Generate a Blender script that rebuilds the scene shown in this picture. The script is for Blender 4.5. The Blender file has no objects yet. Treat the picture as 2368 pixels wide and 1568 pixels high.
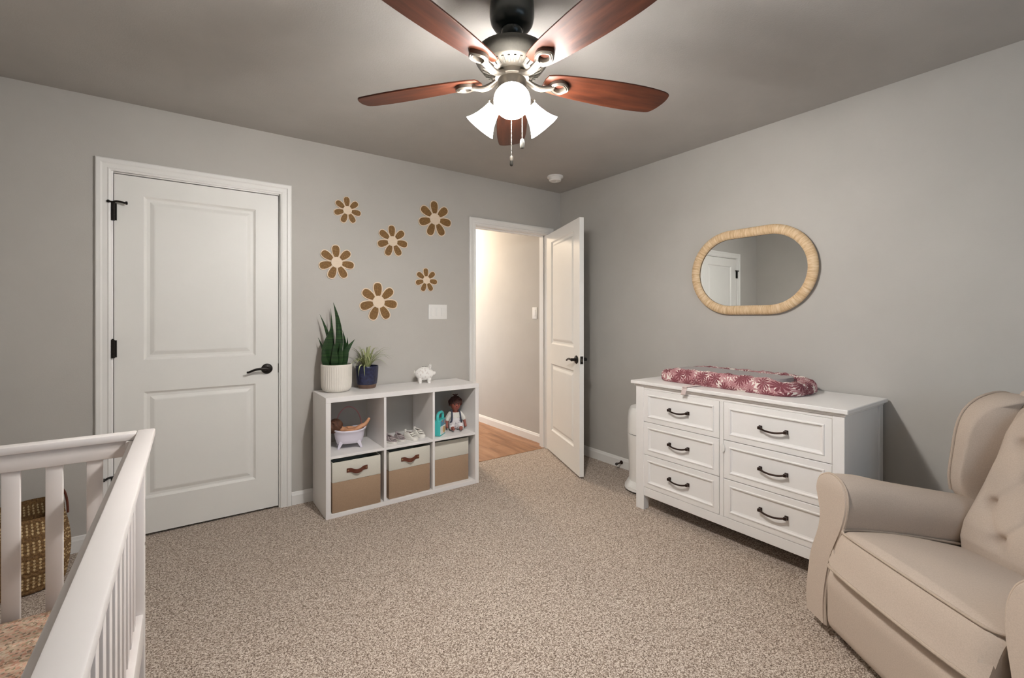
import bpy, bmesh, math, random
from math import sin, cos, pi, radians, sqrt, atan2, exp
from mathutils import Vector, Matrix

S = bpy.context.scene
COL = S.collection
random.seed(7)

# ------------------------------------------------------------------ camera
F_PX, HORIZON, YAW, H, CE = 1053.0, 733.0, radians(35.5), 1.255, 2.455
cam = bpy.data.cameras.new('camera')
cam.sensor_fit = 'HORIZONTAL'; cam.sensor_width = 36.0
cam.lens = 36.0 * F_PX / 2368.0
cam.shift_y = (HORIZON - 784.0) / 2368.0
cam.clip_start = 0.02
camo = bpy.data.objects.new('camera', cam); COL.objects.link(camo)
camo.location = (0, 0, H); camo.rotation_euler = (pi / 2, 0, -YAW)
S.camera = camo

# ------------------------------------------------------------------ world, daylight, exposure
wd = bpy.data.worlds.new('world'); S.world = wd; wd.use_nodes = True
bg = wd.node_tree.nodes['Background']
bg.inputs[0].default_value = (0.75, 0.87, 1.0, 1); bg.inputs[1].default_value = 0.6
S.view_settings.view_transform = 'Standard'; S.view_settings.look = 'None'
S.view_settings.exposure = 0.29; S.view_settings.gamma = 1.0
S.view_settings.use_curve_mapping = False

DAY = 6.5
HALL_WARM = 175.0
HALL_DAY = 15.0
BULB = 1500.0
SHADE = 115.0

def area(name, loc, rot, sx, sy, power, col):
    l = bpy.data.lights.new(name, 'AREA'); l.shape = 'RECTANGLE'; l.size = sx; l.size_y = sy
    l.energy = power; l.color = col
    o = bpy.data.objects.new(name, l); COL.objects.link(o); o.location = loc; o.rotation_euler = rot
    return o
area('window_daylight', (1.25, -1.13, 1.50), (pi / 2, 0, 0), 1.5, 1.15, DAY, (0.50, 0.76, 1.0))
area('hall_daylight', (1.62, 5.25, 1.15), (0, -pi / 2, 0), 1.3, 1.0, HALL_DAY, (0.85, 0.92, 1.0))

# ------------------------------------------------------------------ material helpers
def lin(c):
    return tuple((x / 12.92 if x <= .04045 else ((x + .055) / 1.055) ** 2.4) for x in c)
def rgb(r, g, b): return lin((r / 255, g / 255, b / 255)) + (1,)

class NT:
    def __init__(s, name):
        s.m = bpy.data.materials.new(name); s.m.use_nodes = True
        s.t = s.m.node_tree; s.n = s.t.nodes
        s.b = s.n['Principled BSDF']; s.out = s.n['Material Output']
    def add(s, typ, **kw):
        n = s.n.new(typ)
        for k, v in kw.items(): setattr(n, k, v)
        return n
    def link(s, a, b): s.t.links.new(a, b)
    def set(s, node, key, val):
        if hasattr(val, 'is_output'): s.link(val, node.inputs[key])
        else: node.inputs[key].default_value = val
    def math(s, op, a, b=0.0, c=None, clamp=False):
        n = s.add('ShaderNodeMath', operation=op); n.use_clamp = clamp
        s.set(n, 0, a); s.set(n, 1, b)
        if c is not None: s.set(n, 2, c)
        return n.outputs[0]
    def coord(s, which='Object', scale=(1, 1, 1)):
        tc = s.add('ShaderNodeTexCoord'); mp = s.add('ShaderNodeMapping')
        mp.inputs['Scale'].default_value = scale
        s.link(tc.outputs[which], mp.inputs['Vector'])
        return mp.outputs[0]
    def noise(s, vec, scale, detail=2.0, rough=.5):
        n = s.add('ShaderNodeTexNoise'); s.link(vec, n.inputs['Vector'])
        n.inputs['Scale'].default_value = scale; n.inputs['Detail'].default_value = detail
        n.inputs['Roughness'].default_value = rough
        return n.outputs['Fac']
    def ramp(s, fac, stops):
        r = s.add('ShaderNodeValToRGB'); e = r.color_ramp.elements
        while len(e) < len(stops): e.new(0.5)
        for i, (p, c) in enumerate(stops): e[i].position = p; e[i].color = c
        s.link(fac, r.inputs[0]); return r.outputs[0]
    def mix(s, fac, a, b):
        m = s.add('ShaderNodeMix', data_type='RGBA')
        for k, v in ((0, fac), (6, a), (7, b)): s.set(m, k, v)
        return m.outputs[2]
    def bump(s, h, strength=.3, dist=.002):
        b = s.add('ShaderNodeBump'); b.inputs['Strength'].default_value = strength
        b.inputs['Distance'].default_value = dist
        s.link(h, b.inputs['Height']); s.link(b.outputs[0], s.b.inputs['Normal'])

def pm(name, c, rough=.5, metal=0.0, var=0.0, vscale=12, bump=0.0, bscale=200, bdist=.001, stretch=(1, 1, 1), coat=0.0, spec=.5):
    t = NT(name); b = t.b
    b.inputs['Roughness'].default_value = rough; b.inputs['Metallic'].default_value = metal
    b.inputs['Specular IOR Level'].default_value = spec
    if coat: b.inputs['Coat Weight'].default_value = coat
    v = t.coord('Object', stretch)
    if var:
        lo = tuple(x * (1 - var) for x in c[:3]) + (1,); hi = tuple(min(1, x * (1 + var)) for x in c[:3]) + (1,)
        t.link(t.ramp(t.noise(v, vscale, 4, .6), [(.3, lo), (.7, hi)]), b.inputs['Base Color'])
    else: b.inputs['Base Color'].default_value = c
    if bump: t.bump(t.noise(v, bscale, 3, .6), bump, bdist)
    return t.m

M = {}
M['wall'] = pm('wall_paint', rgb(187, 183, 177), .85, var=.03, vscale=3, bump=.25, bscale=160, bdist=.0012)
M['ceiling'] = pm('ceiling_paint', rgb(176, 172, 167), .9, var=.03, vscale=4, bump=.45, bscale=130, bdist=.002)
M['trim'] = pm('trim_paint', rgb(233, 231, 227), .42, var=.015, vscale=5)
M['door'] = pm('door_paint', rgb(233, 231, 226), .45, var=.015, vscale=4, bump=.05, bscale=90)
M['white'] = pm('white_lacquer', rgb(238, 235, 232), .38, var=.015, vscale=6)
M['white_lam'] = pm('white_laminate', rgb(234, 231, 229), .4, var=.02, vscale=8)
M['white_plastic'] = pm('white_plastic', rgb(232, 230, 226), .35)
M['crib_white'] = pm('crib_white_paint', rgb(228, 222, 219), .42, var=.015, vscale=6)
M['black'] = pm('black_metal', rgb(38, 34, 31), .38, .7, var=.2, vscale=60)
M['bronze'] = pm('oil_rubbed_bronze', rgb(56, 40, 33), .36, .75, var=.25, vscale=40)
M['nickel'] = pm('brushed_nickel', rgb(96, 90, 82), .48, .9, var=.06, vscale=60, stretch=(1, 1, 12))
M['fan_black'] = pm('fan_black_enamel', rgb(33, 36, 33), .28, .1, var=.1, vscale=20)
M['fan_dark'] = pm('fan_dark_metal', rgb(60, 57, 51), .55, .4, var=.12, vscale=120)
M['fabric'] = pm('chair_fabric', rgb(188, 173, 159), .92, var=.07, vscale=260, bump=.5, bscale=900, bdist=.0008, spec=.2)
M['fabric_pipe'] = pm('chair_piping', rgb(182, 166, 151), .9, var=.06, vscale=200, bump=.3, bscale=900, spec=.2)
M['cream'] = pm('cream_canvas', rgb(214, 210, 198), .9, var=.04, vscale=200, bump=.4, bscale=700, spec=.2)
M['tan_canvas'] = pm('tan_canvas', rgb(166, 140, 116), .9, var=.08, vscale=220, bump=.5, bscale=600, spec=.2)
M['bin_inside'] = pm('bin_lining', rgb(196, 190, 178), .9)
M['leather'] = pm('brown_leather', rgb(96, 48, 32), .5, var=.2, vscale=60, bump=.2, bscale=300)
M['brass'] = pm('brass', rgb(190, 165, 120), .3, .9)
M['ceramic'] = pm('white_ceramic', rgb(226, 220, 210), .3, var=.03, vscale=12)
M['soil'] = pm('potting_soil', rgb(52, 40, 30), .95, var=.4, vscale=80, bump=.8, bscale=150, bdist=.004)
M['rubber'] = pm('dark_rubber', rgb(60, 54, 50), .7)
M['skin_lt'] = pm('doll_skin_tan', rgb(205, 150, 112), .5, var=.06, vscale=30)
M['skin_dk'] = pm('doll_skin_brown', rgb(150, 84, 70), .45, var=.06, vscale=30)
M['hair'] = pm('doll_brown_hair', rgb(88, 56, 38), .7, var=.4, vscale=70, bump=.8, bscale=120, bdist=.003, stretch=(1, 1, .3))
M['hair_dk'] = pm('doll_auburn_hair', rgb(74, 42, 36), .7, var=.4, vscale=80, bump=.9, bscale=140, bdist=.003)
M['teal'] = pm('teal_plastic', rgb(72, 190, 186), .35)
M['lavender'] = pm('tub_lavender_plastic', rgb(222, 216, 228), .35, var=.03, vscale=10)
M['pink'] = pm('pink_plastic', rgb(186, 140, 142), .4)
M['pink_cloth'] = pm('pink_ribbon', rgb(226, 208, 204), .8, var=.04, vscale=60)
M['denim'] = pm('navy_cloth', rgb(62, 66, 82), .9, var=.15, vscale=150)
M['grey_mesh'] = pm('grey_mesh', rgb(158, 146, 146), .9, var=.12, vscale=200, bump=.3, bscale=500)
M['white_mesh'] = pm('white_mesh', rgb(226, 222, 214), .85, var=.05, vscale=150, bump=.3, bscale=500)
M['pinkgrey'] = pm('shoe_lining', rgb(120, 92, 92), .9)
M['grey_minky'] = pm('grey_minky', rgb(176, 170, 168), .95, var=.06, vscale=120, bump=.6, bscale=300, bdist=.002, spec=.2)
M['dark'] = pm('dark_void', rgb(40, 40, 40), .9)
M['gold'] = pm('gold_foil', rgb(206, 176, 120), .4, .3)
M['eye'] = pm('doll_eye', rgb(30, 22, 20), .15)
M['lips'] = pm('doll_lips', rgb(158, 66, 68), .4)

def carpet_mat():
    t = NT('beige_carpet'); v = t.coord('Object')
    n1 = t.noise(v, 205, 3, .7); n2 = t.noise(v, 95, 2, .6); n3 = t.noise(v, 2.2, 2, .5)
    vo = t.add('ShaderNodeTexVoronoi'); t.link(v, vo.inputs['Vector']); vo.inputs['Scale'].default_value = 250
    sep = t.add('ShaderNodeSeparateColor'); t.link(vo.outputs['Color'], sep.inputs[0])
    f = t.math('ADD', t.math('ADD', t.math('MULTIPLY', n1, .62), t.math('MULTIPLY', n2, .22)), t.math('MULTIPLY', sep.outputs[0], .16))
    c = t.ramp(f, [(.37, rgb(74, 60, 51)), (.45, rgb(132, 114, 100)), (.52, rgb(186, 171, 156)), (.60, rgb(226, 215, 203))])
    c2 = t.mix(t.math('MULTIPLY', n3, .22), c, rgb(150, 128, 112))
    t.link(c2, t.b.inputs['Base Color'])
    t.b.inputs['Roughness'].default_value = 1.0; t.b.inputs['Specular IOR Level'].default_value = .1
    t.b.inputs['Sheen Weight'].default_value = .15
    t.bump(f, .55, .005)
    return t.m
M['carpet'] = carpet_mat()

def wood_mat(name, c1, c2, c3, axis_scale, rough=.35, gscale=14, rand=0.0, coat=.0, spec=.5):
    t = NT(name); v = t.coord('Object', axis_scale)
    if rand:
        oi = t.add('ShaderNodeObjectInfo'); a = t.add('ShaderNodeVectorMath', operation='ADD')
        sc = t.add('ShaderNodeVectorMath', operation='SCALE'); sc.inputs[0].default_value = (13, 7, 5)
        t.link(oi.outputs['Random'], sc.inputs['Scale']); t.link(v, a.inputs[0]); t.link(sc.outputs[0], a.inputs[1]); v = a.outputs[0]
    n = t.noise(v, gscale, 6, .62)
    t.link(t.ramp(n, [(.28, c1), (.5, c2), (.72, c3)]), t.b.inputs['Base Color'])
    t.b.inputs['Roughness'].default_value = rough
    if coat: t.b.inputs['Coat Weight'].default_value = coat; t.b.inputs['Coat Roughness'].default_value = .25
    t.b.inputs['Specular IOR Level'].default_value = spec
    t.bump(n, .08, .001)
    return t.m
M['plank'] = wood_mat('oak_laminate', rgb(122, 82, 54), rgb(158, 114, 80), rgb(178, 136, 102), (1, .12, 1), .4, 16, 1.0)
M['blade'] = wood_mat('cherry_blade', rgb(42, 20, 12), rgb(68, 33, 19), rgb(86, 45, 27), (.1, 1, 1), .45, 34, spec=.28)

def emit_mat(name, col, strength, diff=(.8, .8, .8, 1)):
    t = NT(name); t.b.inputs['Base Color'].default_value = diff
    t.b.inputs['Emission Color'].default_value = col; t.b.inputs['Emission Strength'].default_value = strength
    t.b.inputs['Roughness'].default_value = .3
    return t.m
M['bulb'] = emit_mat('lit_bulb', (1.0, .965, .925, 1), BULB)
M['shade'] = emit_mat('lit_frosted_glass', (1.0, .965, .925, 1), SHADE)
M['hall_glass'] = emit_mat('lit_hall_glass', (1.0, .80, .58, 1), HALL_WARM)

def mirror_mat():
    t = NT('mirror_glass'); t.b.inputs['Metallic'].default_value = 1; t.b.inputs['Roughness'].default_value = .01
    t.b.inputs['Base Color'].default_value = (.86, .88, .87, 1); return t.m
M['mirror'] = mirror_mat()

def rattan_mat(name, a, b, c, sc, uvname=True):
    t = NT(name); v = t.coord('UV', sc)
    n = t.noise(v, 1.0, 4, .7)
    t.link(t.ramp(n, [(.3, a), (.5, b), (.7, c)]), t.b.inputs['Base Color'])
    t.b.inputs['Roughness'].default_value = .6; return t.m
M['rattan'] = rattan_mat('rattan_wrap', rgb(186, 150, 108), rgb(216, 186, 146), rgb(232, 210, 178), (190, 2, 1))

def cane_mat():
    t = NT('woven_cane'); v = t.coord('Object', (1, 1, 1))
    w = t.add('ShaderNodeTexVoronoi'); t.link(v, w.inputs['Vector']); w.inputs['Scale'].default_value = 135
    w.inputs['Randomness'].default_value = .25
    n = t.noise(v, 25, 2)
    c = t.ramp(w.outputs['Distance'], [(.18, rgb(196, 164, 108)), (.36, rgb(146, 110, 58)), (.6, rgb(108, 76, 38))])
    t.link(t.mix(t.math('MULTIPLY', n, .35), c, rgb(136, 102, 56)), t.b.inputs['Base Color'])
    t.b.inputs['Roughness'].default_value = .75; t.bump(w.outputs['Distance'], .4, .001); return t.m
M['cane'] = cane_mat()
M['pale_wood'] = pm('pale_wood', rgb(226, 206, 182), .6, var=.05, vscale=30, stretch=(1, 1, 6))

def floral_mat(name, uv, scale, petals, ground, cols, dark):
    """large daisy heads scattered over cloth: polar petals about Voronoi cell centres, on UVs in metres"""
    t = NT(name); v = t.coord(uv, (1, 1, 1))
    col = None
    def layer(sc, off, inner):
        mp = t.add('ShaderNodeMapping'); t.link(v, mp.inputs['Vector'])
        mp.inputs['Scale'].default_value = (sc, sc, 0); mp.inputs['Location'].default_value = off
        vo = t.add('ShaderNodeTexVoronoi'); vo.voronoi_dimensions = '2D'; vo.inputs['Scale'].default_value = 1
        vo.inputs['Randomness'].default_value = .75
        t.link(mp.outputs[0], vo.inputs['Vector'])
        sub = t.add('ShaderNodeVectorMath', operation='SUBTRACT')
        t.link(mp.outputs[0], sub.inputs[0]); t.link(vo.outputs['Position'], sub.inputs[1])
        sx = t.add('ShaderNodeSeparateXYZ'); t.link(sub.outputs[0], sx.inputs[0])
        an = t.math('ARCTAN2', sx.outputs[1], sx.outputs[0])
        sc2 = t.add('ShaderNodeSeparateColor'); t.link(vo.outputs['Color'], sc2.inputs[0])
        an = t.math('ADD', an, t.math('MULTIPLY', sc2.outputs[0], 6.28))
        pet = t.math('ABSOLUTE', t.math('COSINE', t.math('MULTIPLY', an, petals / 2)))
        d = vo.outputs['Distance']
        lim = t.math('MULTIPLY', t.math('POWER', pet, .6), inner)
        return t.math('LESS_THAN', d, lim), sc2.outputs[1]
    m1, r1 = layer(scale, (0, 0, 0), .62)
    m2, r2 = layer(scale * 1.35, (3.3, 1.7, 0), .46)
    m3, r3 = layer(scale * .9, (7.1, 4.2, 0), .46)
    c = t.mix(m1, ground, cols[0])
    c = t.mix(m2, c, cols[1])
    c = t.mix(m3, c, dark)
    t.link(c, t.b.inputs['Base Color']); t.b.inputs['Roughness'].default_value = .9
    t.b.inputs['Specular IOR Level'].default_value = .2
    return t.m
M['pad_floral'] = floral_mat('mauve_floral_cotton', 'UV', 15, 11, rgb(228, 218, 210), (rgb(182, 136, 138), rgb(166, 116, 120)), rgb(124, 70, 77))

def sheet_mat():
    t = NT('floral_crib_sheet'); v = t.coord('Object', (1, 1, 1))
    w = t.add('ShaderNodeTexVoronoi'); t.link(v, w.inputs['Vector']); w.inputs['Scale'].default_value = 170
    n = t.noise(v, 9, 3); n2 = t.noise(v, 120, 2)
    sc = t.add('ShaderNodeSeparateColor'); t.link(w.outputs['Color'], sc.inputs[0])
    c = t.ramp(sc.outputs[0], [(.1, rgb(206, 184, 158)), (.3, rgb(204, 150, 128)), (.5, rgb(214, 196, 172)), (.62, rgb(120, 122, 92)), (.72, rgb(190, 130, 110)), (.86, rgb(222, 204, 182)), (.95, rgb(104, 90, 74))])
    c2 = t.mix(t.math('MULTIPLY', n, .3), c, rgb(210, 186, 162))
    t.link(t.mix(t.math('MULTIPLY', n2, .25), c2, rgb(150, 116, 92)), t.b.inputs['Base Color'])
    t.b.inputs['Roughness'].default_value = .95; t.bump(n2, .2, .002); return t.m
M['sheet'] = sheet_mat()

def print_mat(name, ground, dots, scale, size=.28):
    t = NT(name); v = t.coord('Object')
    w = t.add('ShaderNodeTexVoronoi'); t.link(v, w.inputs['Vector']); w.inputs['Scale'].default_value = scale
    f = t.math('LESS_THAN', w.outputs['Distance'], size)
    t.link(t.mix(f, ground, dots), t.b.inputs['Base Color']); t.b.inputs['Roughness'].default_value = .85
    return t.m
M['doll_print'] = print_mat('white_sprigged_cloth', rgb(226, 220, 220), rgb(128, 118, 140), 75, .26)
M['pig_print'] = print_mat('speckled_ceramic', rgb(238, 235, 231), rgb(216, 208, 203), 48, .28)
M['blue_pot'] = pm('blue_glazed_ceramic', rgb(34, 38, 66), .28, var=.55, vscale=55, bump=.3, bscale=60, bdist=.002)
M['terracotta'] = pm('brown_clay', rgb(104, 80, 66), .7, var=.15, vscale=30)

def leaf_mat(name, a, b, c, band=46):
    t = NT(name); v = t.coord('Object', (1, 1, band))
    n = t.noise(v, 1.6, 4, .65)
    t.link(t.ramp(n, [(.32, a), (.5, b), (.68, c)]), t.b.inputs['Base Color'])
    t.b.inputs['Roughness'].default_value = .42
    return t.m
M['snake'] = leaf_mat('snake_plant_green', rgb(20, 38, 24), rgb(36, 64, 34), rgb(58, 90, 44))
def spider_mat():
    t = NT('variegated_leaf'); v = t.coord('UV')
    sx = t.add('ShaderNodeSeparateXYZ'); t.link(v, sx.inputs[0])
    d = t.math('ABSOLUTE', t.math('SUBTRACT', sx.outputs[0], .5))
    t.link(t.ramp(d, [(.12, rgb(206, 206, 160)), (.3, rgb(116, 132, 70))]), t.b.inputs['Base Color'])
    t.b.inputs['Roughness'].default_value = .45; return t.m
M['spider'] = spider_mat()

def basket_mat():
    t = NT('seagrass_weave'); v = t.coord('UV', (64, 25, 1))
    sx = t.add('ShaderNodeSeparateXYZ'); t.link(v, sx.inputs[0])
    fx = t.math('SUBTRACT', t.math('FRACT', sx.outputs[0]), .5); fy = t.math('SUBTRACT', t.math('FRACT', sx.outputs[1]), .5)
    d = t.math('SQRT', t.math('ADD', t.math('MULTIPLY', fx, t.math('MULTIPLY', fx, 3.2)), t.math('MULTIPLY', fy, fy)))
    dot = t.math('LESS_THAN', d, .40)
    row = t.math('FRACT', t.math('MULTIPLY', sx.outputs[1], 1 / 6.0))
    plain = t.math('LESS_THAN', row, .3)
    n = t.noise(t.coord('UV', (150, 30, 1)), 1.0, 3, .7)
    base = t.ramp(n, [(.3, rgb(78, 54, 31)), (.55, rgb(122, 91, 54)), (.75, rgb(156, 124, 80))])
    c = t.mix(t.math('MULTIPLY', dot, t.math('SUBTRACT', 1.0, plain)), base, rgb(192, 168, 126))
    t.link(c, t.b.inputs['Base Color']); t.b.inputs['Roughness'].default_value = .85
    t.bump(n, .5, .003); return t.m
M['basket'] = basket_mat()

# ------------------------------------------------------------------ mesh builder
class MB:
    def __init__(s): s.v = []; s.f = []; s.uv = []
    def face(s, idx, uv=None): s.f.append(tuple(idx)); s.uv.append(uv)
    def box(s, x0, x1, y0, y1, z0, z1, mat=None):
        n = len(s.v)
        p = [(x0, y0, z0), (x1, y0, z0), (x1, y1, z0), (x0, y1, z0), (x0, y0, z1), (x1, y0, z1), (x1, y1, z1), (x0, y1, z1)]
        if mat is not None: p = [tuple(mat @ Vector(q)) for q in p]
        s.v += p
        for q in ((0, 3, 2, 1), (4, 5, 6, 7), (0, 1, 5, 4), (1, 2, 6, 5), (2, 3, 7, 6), (3, 0, 4, 7)): s.face([n + i for i in q])
        return s
    def grid(s, fn, nu, nv, cu=False, cv=False, usc=1.0, vsc=1.0, flip=False):
        n = len(s.v); mu = nu if cu else nu + 1; mv = nv if cv else nv + 1
        for j in range(mv):
            for i in range(mu): s.v.append(tuple(fn(i / nu, j / nv)))
        for j in range(nv):
            for i in range(nu):
                a, b = i % mu, (i + 1) % mu; c, d = j % mv, (j + 1) % mv
                q = [n + c * mu + a, n + c * mu + b, n + d * mu + b, n + d * mu + a]
                u = [(i / nu * usc, j / nv * vsc), ((i + 1) / nu * usc, j / nv * vsc), ((i + 1) / nu * usc, (j + 1) / nv * vsc), (i / nu * usc, (j + 1) / nv * vsc)]
                if flip: q.reverse(); u.reverse()
                s.face(q, u)
        return n, mu, mv
    def lathe(s, prof, n=32, mat=None, cap=True, usc=1.0, vsc=1.0):
        m = mat or Matrix()
        k = len(prof) - 1
        def fn(u, v):
            r, z = prof[round(v * k)]
            return m @ Vector((r * cos(2 * pi * u), r * sin(2 * pi * u), z))
        b, mu, mv = s.grid(fn, n, k, cu=True, usc=usc, vsc=vsc)
        if cap:
            if prof[0][0] > 1e-5: s.face([b + i for i in range(n)][::-1])
            if prof[-1][0] > 1e-5: s.face([b + k * n + i for i in range(n)])
        return s
    def tube(s, path, rad, n=8, closed=False, caps=True, up=None, sy=1.0, uscale=1.0):
        P = [Vector(p) for p in path]; L = len(P)
        R = rad if hasattr(rad, '__len__') else [rad] * L
        T = []
        for i in range(L):
            a = P[(i - 1) % L] if (closed or i > 0) else P[i]
            b = P[(i + 1) % L] if (closed or i < L - 1) else P[i]
            T.append((b - a).normalized())
        ref = Vector(up) if up else (Vector((0, 0, 1)) if abs(T[0].z) < .9 else Vector((1, 0, 0)))
        rings = []; N = ref
        base = len(s.v)
        for i in range(L):
            if up: N = Vector(up)
            N = N - T[i] * N.dot(T[i])
            if N.length < 1e-6: N = T[i].orthogonal()
            N.normalize(); B = T[i].cross(N)
            for k in range(n):
                a = 2 * pi * k / n
                s.v.append(tuple(P[i] + (N * cos(a) * sy + B * sin(a)) * R[i]))
        for i in range(L if closed else L - 1):
            j = (i + 1) % L
            for k in range(n):
                k2 = (k + 1) % n
                s.face([base + i * n + k, base + i * n + k2, base + j * n + k2, base + j * n + k],
                       [(i / L * uscale, k / n), (i / L * uscale, (k + 1) / n), ((i + 1) / L * uscale, (k + 1) / n), ((i + 1) / L * uscale, k / n)])
        if caps and not closed:
            s.face([base + k for k in range(n)][::-1]); s.face([base + (L - 1) * n + k for k in range(n)])
        return s
    def prism(s, poly, d0, d1, fn):
        """fn(a, b, depth) -> xyz; poly is a list of (a, b)"""
        n = len(s.v); k = len(poly)
        for d in (d0, d1):
            for a, b in poly: s.v.append(tuple(fn(a, b, d)))
        s.face([n + i for i in range(k)][::-1]); s.face([n + k + i for i in range(k)])
        for i in range(k):
            j = (i + 1) % k; s.face([n + i, n + j, n + k + j, n + k + i])
        return s
    def sphere(s, c, r, n=16, m=10, sc=(1, 1, 1)):
        prof = [(sin(pi * i / m), -cos(pi * i / m)) for i in range(m + 1)]
        mt = Matrix.Translation(c) @ Matrix.Diagonal((r * sc[0], r * sc[1], r * sc[2], 1))
        return s.lathe(prof, n, mt, cap=False)
    def mesh(s, name, bevel=0.0, seg=2, smooth=True, angle=35):
        me = bpy.data.meshes.new(name); me.from_pydata(s.v, [], s.f)
        ul = me.uv_layers.new(name='UVMap')
        for p, u in zip(me.polygons, s.uv):
            if u:
                for li, q in zip(p.loop_indices, u): ul.data[li].uv = q
        bm = bmesh.new(); bm.from_mesh(me)
        bmesh.ops.remove_doubles(bm, verts=bm.verts, dist=1e-6)
        bmesh.ops.recalc_face_normals(bm, faces=bm.faces)
        if bevel:
            ed = [e for e in bm.edges if len(e.link_faces) == 2 and e.calc_face_angle(0) > radians(30)]
            bmesh.ops.bevel(bm, geom=ed, offset=bevel, offset_type='OFFSET', segments=seg, profile=.5, affect='EDGES', clamp_overlap=True)
        bm.to_mesh(me); bm.free()
        if smooth:
            for p in me.polygons: p.use_smooth = True
            me.set_sharp_from_angle(angle=radians(angle))
        return me
    def build(s, name, mat, parent=None, bevel=0.0, seg=2, smooth=True, angle=35, loc=None, rot=None):
        o = bpy.data.objects.new(name, s.mesh(name, bevel, seg, smooth, angle))
        o.data.materials.append(M[mat] if isinstance(mat, str) else mat)
        COL.objects.link(o)
        if parent: o.parent = parent
        if loc: o.location = loc
        if rot: o.rotation_euler = rot
        return o

def tag(o, label=None, cat=None, group=None, kind=None):
    if label: o['label'] = label
    if cat: o['category'] = cat
    if group: o['group'] = group
    if kind: o['kind'] = kind
    return o
def thing(name, label, cat, loc=(0, 0, 0), rz=0.0, group=None):
    o = bpy.data.objects.new(name, None); COL.objects.link(o); o.empty_display_size = .05
    o.location = loc; o.rotation_euler = (0, 0, rz)
    return tag(o, label, cat, group)
def struct(o, label=None): return tag(o, label, None, None, 'structure')
def copy_obj(o, parent, loc=None, rot=None):
    c = o.copy(); COL.objects.link(c); c.parent = parent
    if loc: c.location = loc
    if rot: c.rotation_euler = rot
    return c
def RZ(a): return Matrix.Rotation(a, 4, 'Z')
def T(x, y, z): return Matrix.Translation((x, y, z))
def axis_mat(origin, direction):
    return T(*origin) @ Vector(direction).to_track_quat('Z', 'Y').to_matrix().to_4x4()
def spline(pts, n=8):
    P = [Vector(p) for p in pts]; out = []
    for i in range(len(P) - 1):
        a = P[i - 1] if i else P[i] * 2 - P[i + 1]; b, c = P[i], P[i + 1]
        d = P[i + 2] if i + 2 < len(P) else P[i + 1] * 2 - P[i]
        for k in range(n):
            t = k / n
            out.append(.5 * ((2 * b) + (c - a) * t + (2 * a - 5 * b + 4 * c - d) * t * t + (3 * b - a - 3 * c + d) * t ** 3))
    out.append(P[-1]); return out

# ================================================================== THE ROOM
XL, XR, YF, YB = -0.88, 2.95, -1.15, 3.33       # left, right, front (behind the camera), back
YE = 3.375                                        # where carpet meets the hall floor
CL0, CL1, CLT = -0.345, 0.503, 2.066             # closet opening
DW0, DW1, DWT = 1.985, 2.80, 2.045               # hall doorway opening
WT = .12
struct(MB().box(XL, XR, YF, YE, -.03, 0).build('floor', 'carpet', smooth=False), 'beige flecked wall-to-wall carpet')
struct(MB().box(XL - .1, XR + .1, YF - .1, 6.5, CE, CE + .1).build('ceiling', 'ceiling', smooth=False), 'grey painted ceiling')
w = MB()
for x0, x1, z0, z1 in ((XL - .1, CL0, 0, CE), (CL0, CL1, CLT, CE), (CL1, DW0, 0, CE), (DW0, DW1, DWT, CE), (DW1, XR + .1, 0, CE)):
    w.box(x0, x1, YB, YB + WT, z0, z1)
struct(w.build('wall_back', 'wall', smooth=False), 'warm grey wall with closet door and hall doorway')
struct(MB().box(XR, XR + .1, YF - .1, YB, 0, CE).build('wall_right', 'wall', smooth=False), 'warm grey wall behind the dresser')
struct(MB().box(XL - .1, XL, YF - .1, YB, 0, CE).build('wall_left', 'wall', smooth=False), 'warm grey wall beside the crib')
wf = MB(); WX0, WX1, WZ0, WZ1 = .5, 2.0, .92, 2.08
for x0, x1, z0, z1 in ((XL, WX0, 0, CE), (WX1, XR, 0, CE), (WX0, WX1, 0, WZ0), (WX0, WX1, WZ1, CE)): wf.box(x0, x1, YF - .1, YF, z0, z1)
struct(wf.build('wall_front', 'wall', smooth=False), 'warm grey window wall')
# window behind the camera
wr = struct(thing('window_1', 'white framed window', None, ((WX0 + WX1) / 2, YF - .05, WZ0)))
m = MB(); ww, wh = WX1 - WX0, WZ1 - WZ0
for a in ((-ww / 2, -ww / 2 + .05, 0, wh), (ww / 2 - .05, ww / 2, 0, wh), (-ww / 2 + .05, ww / 2 - .05, 0, .05), (-ww / 2 + .05, ww / 2 - .05, wh - .05, wh), (-.02, .02, .05, wh - .05)):
    m.box(a[0], a[1], -.03, .03, a[2], a[3])
m.build('window_frame', 'trim', wr, .003)
# closet behind its door, hall beyond the doorway
m = MB(); m.box(-.6, .8, 4.0, 4.05, 0, CE); m.box(-.65, -.6, YB + WT, 4.05, 0, CE); m.box(.8, .85, YB + WT, 4.05, 0, CE); m.box(-.6, .8, YE, 4.0, -.03, 0)
struct(m.build('wall_closet', 'wall', smooth=False), 'closet interior walls')
HX0, HX1, HYE = 1.62, 2.865, 6.3
struct(MB().box(HX1, HX1 + .09, YB + WT, HYE, 0, CE).build('wall_hall_right', 'wall', smooth=False), 'hallway wall seen through the doorway')
m = MB(); m.box(HX0 - .1, HX0, YB + WT, 4.6, 0, CE); m.box(HX0 - .1, HX0, 5.9, HYE, 0, CE); m.box(HX0 - .1, HX0, 4.6, 5.9, 1.9, CE); m.box(HX0 - .1, HX0, 4.6, 5.9, 0, .55)  # opening in this unseen wall is added to let the cool daylight in
struct(m.build('wall_hall_left', 'wall', smooth=False), 'hallway wall with an unseen opening added for daylight')
struct(MB().box(HX0 - .1, HX1 + .1, HYE, HYE + .1, 0, CE).build('wall_hall_end', 'wall', smooth=False), 'end wall of the hallway')
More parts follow.
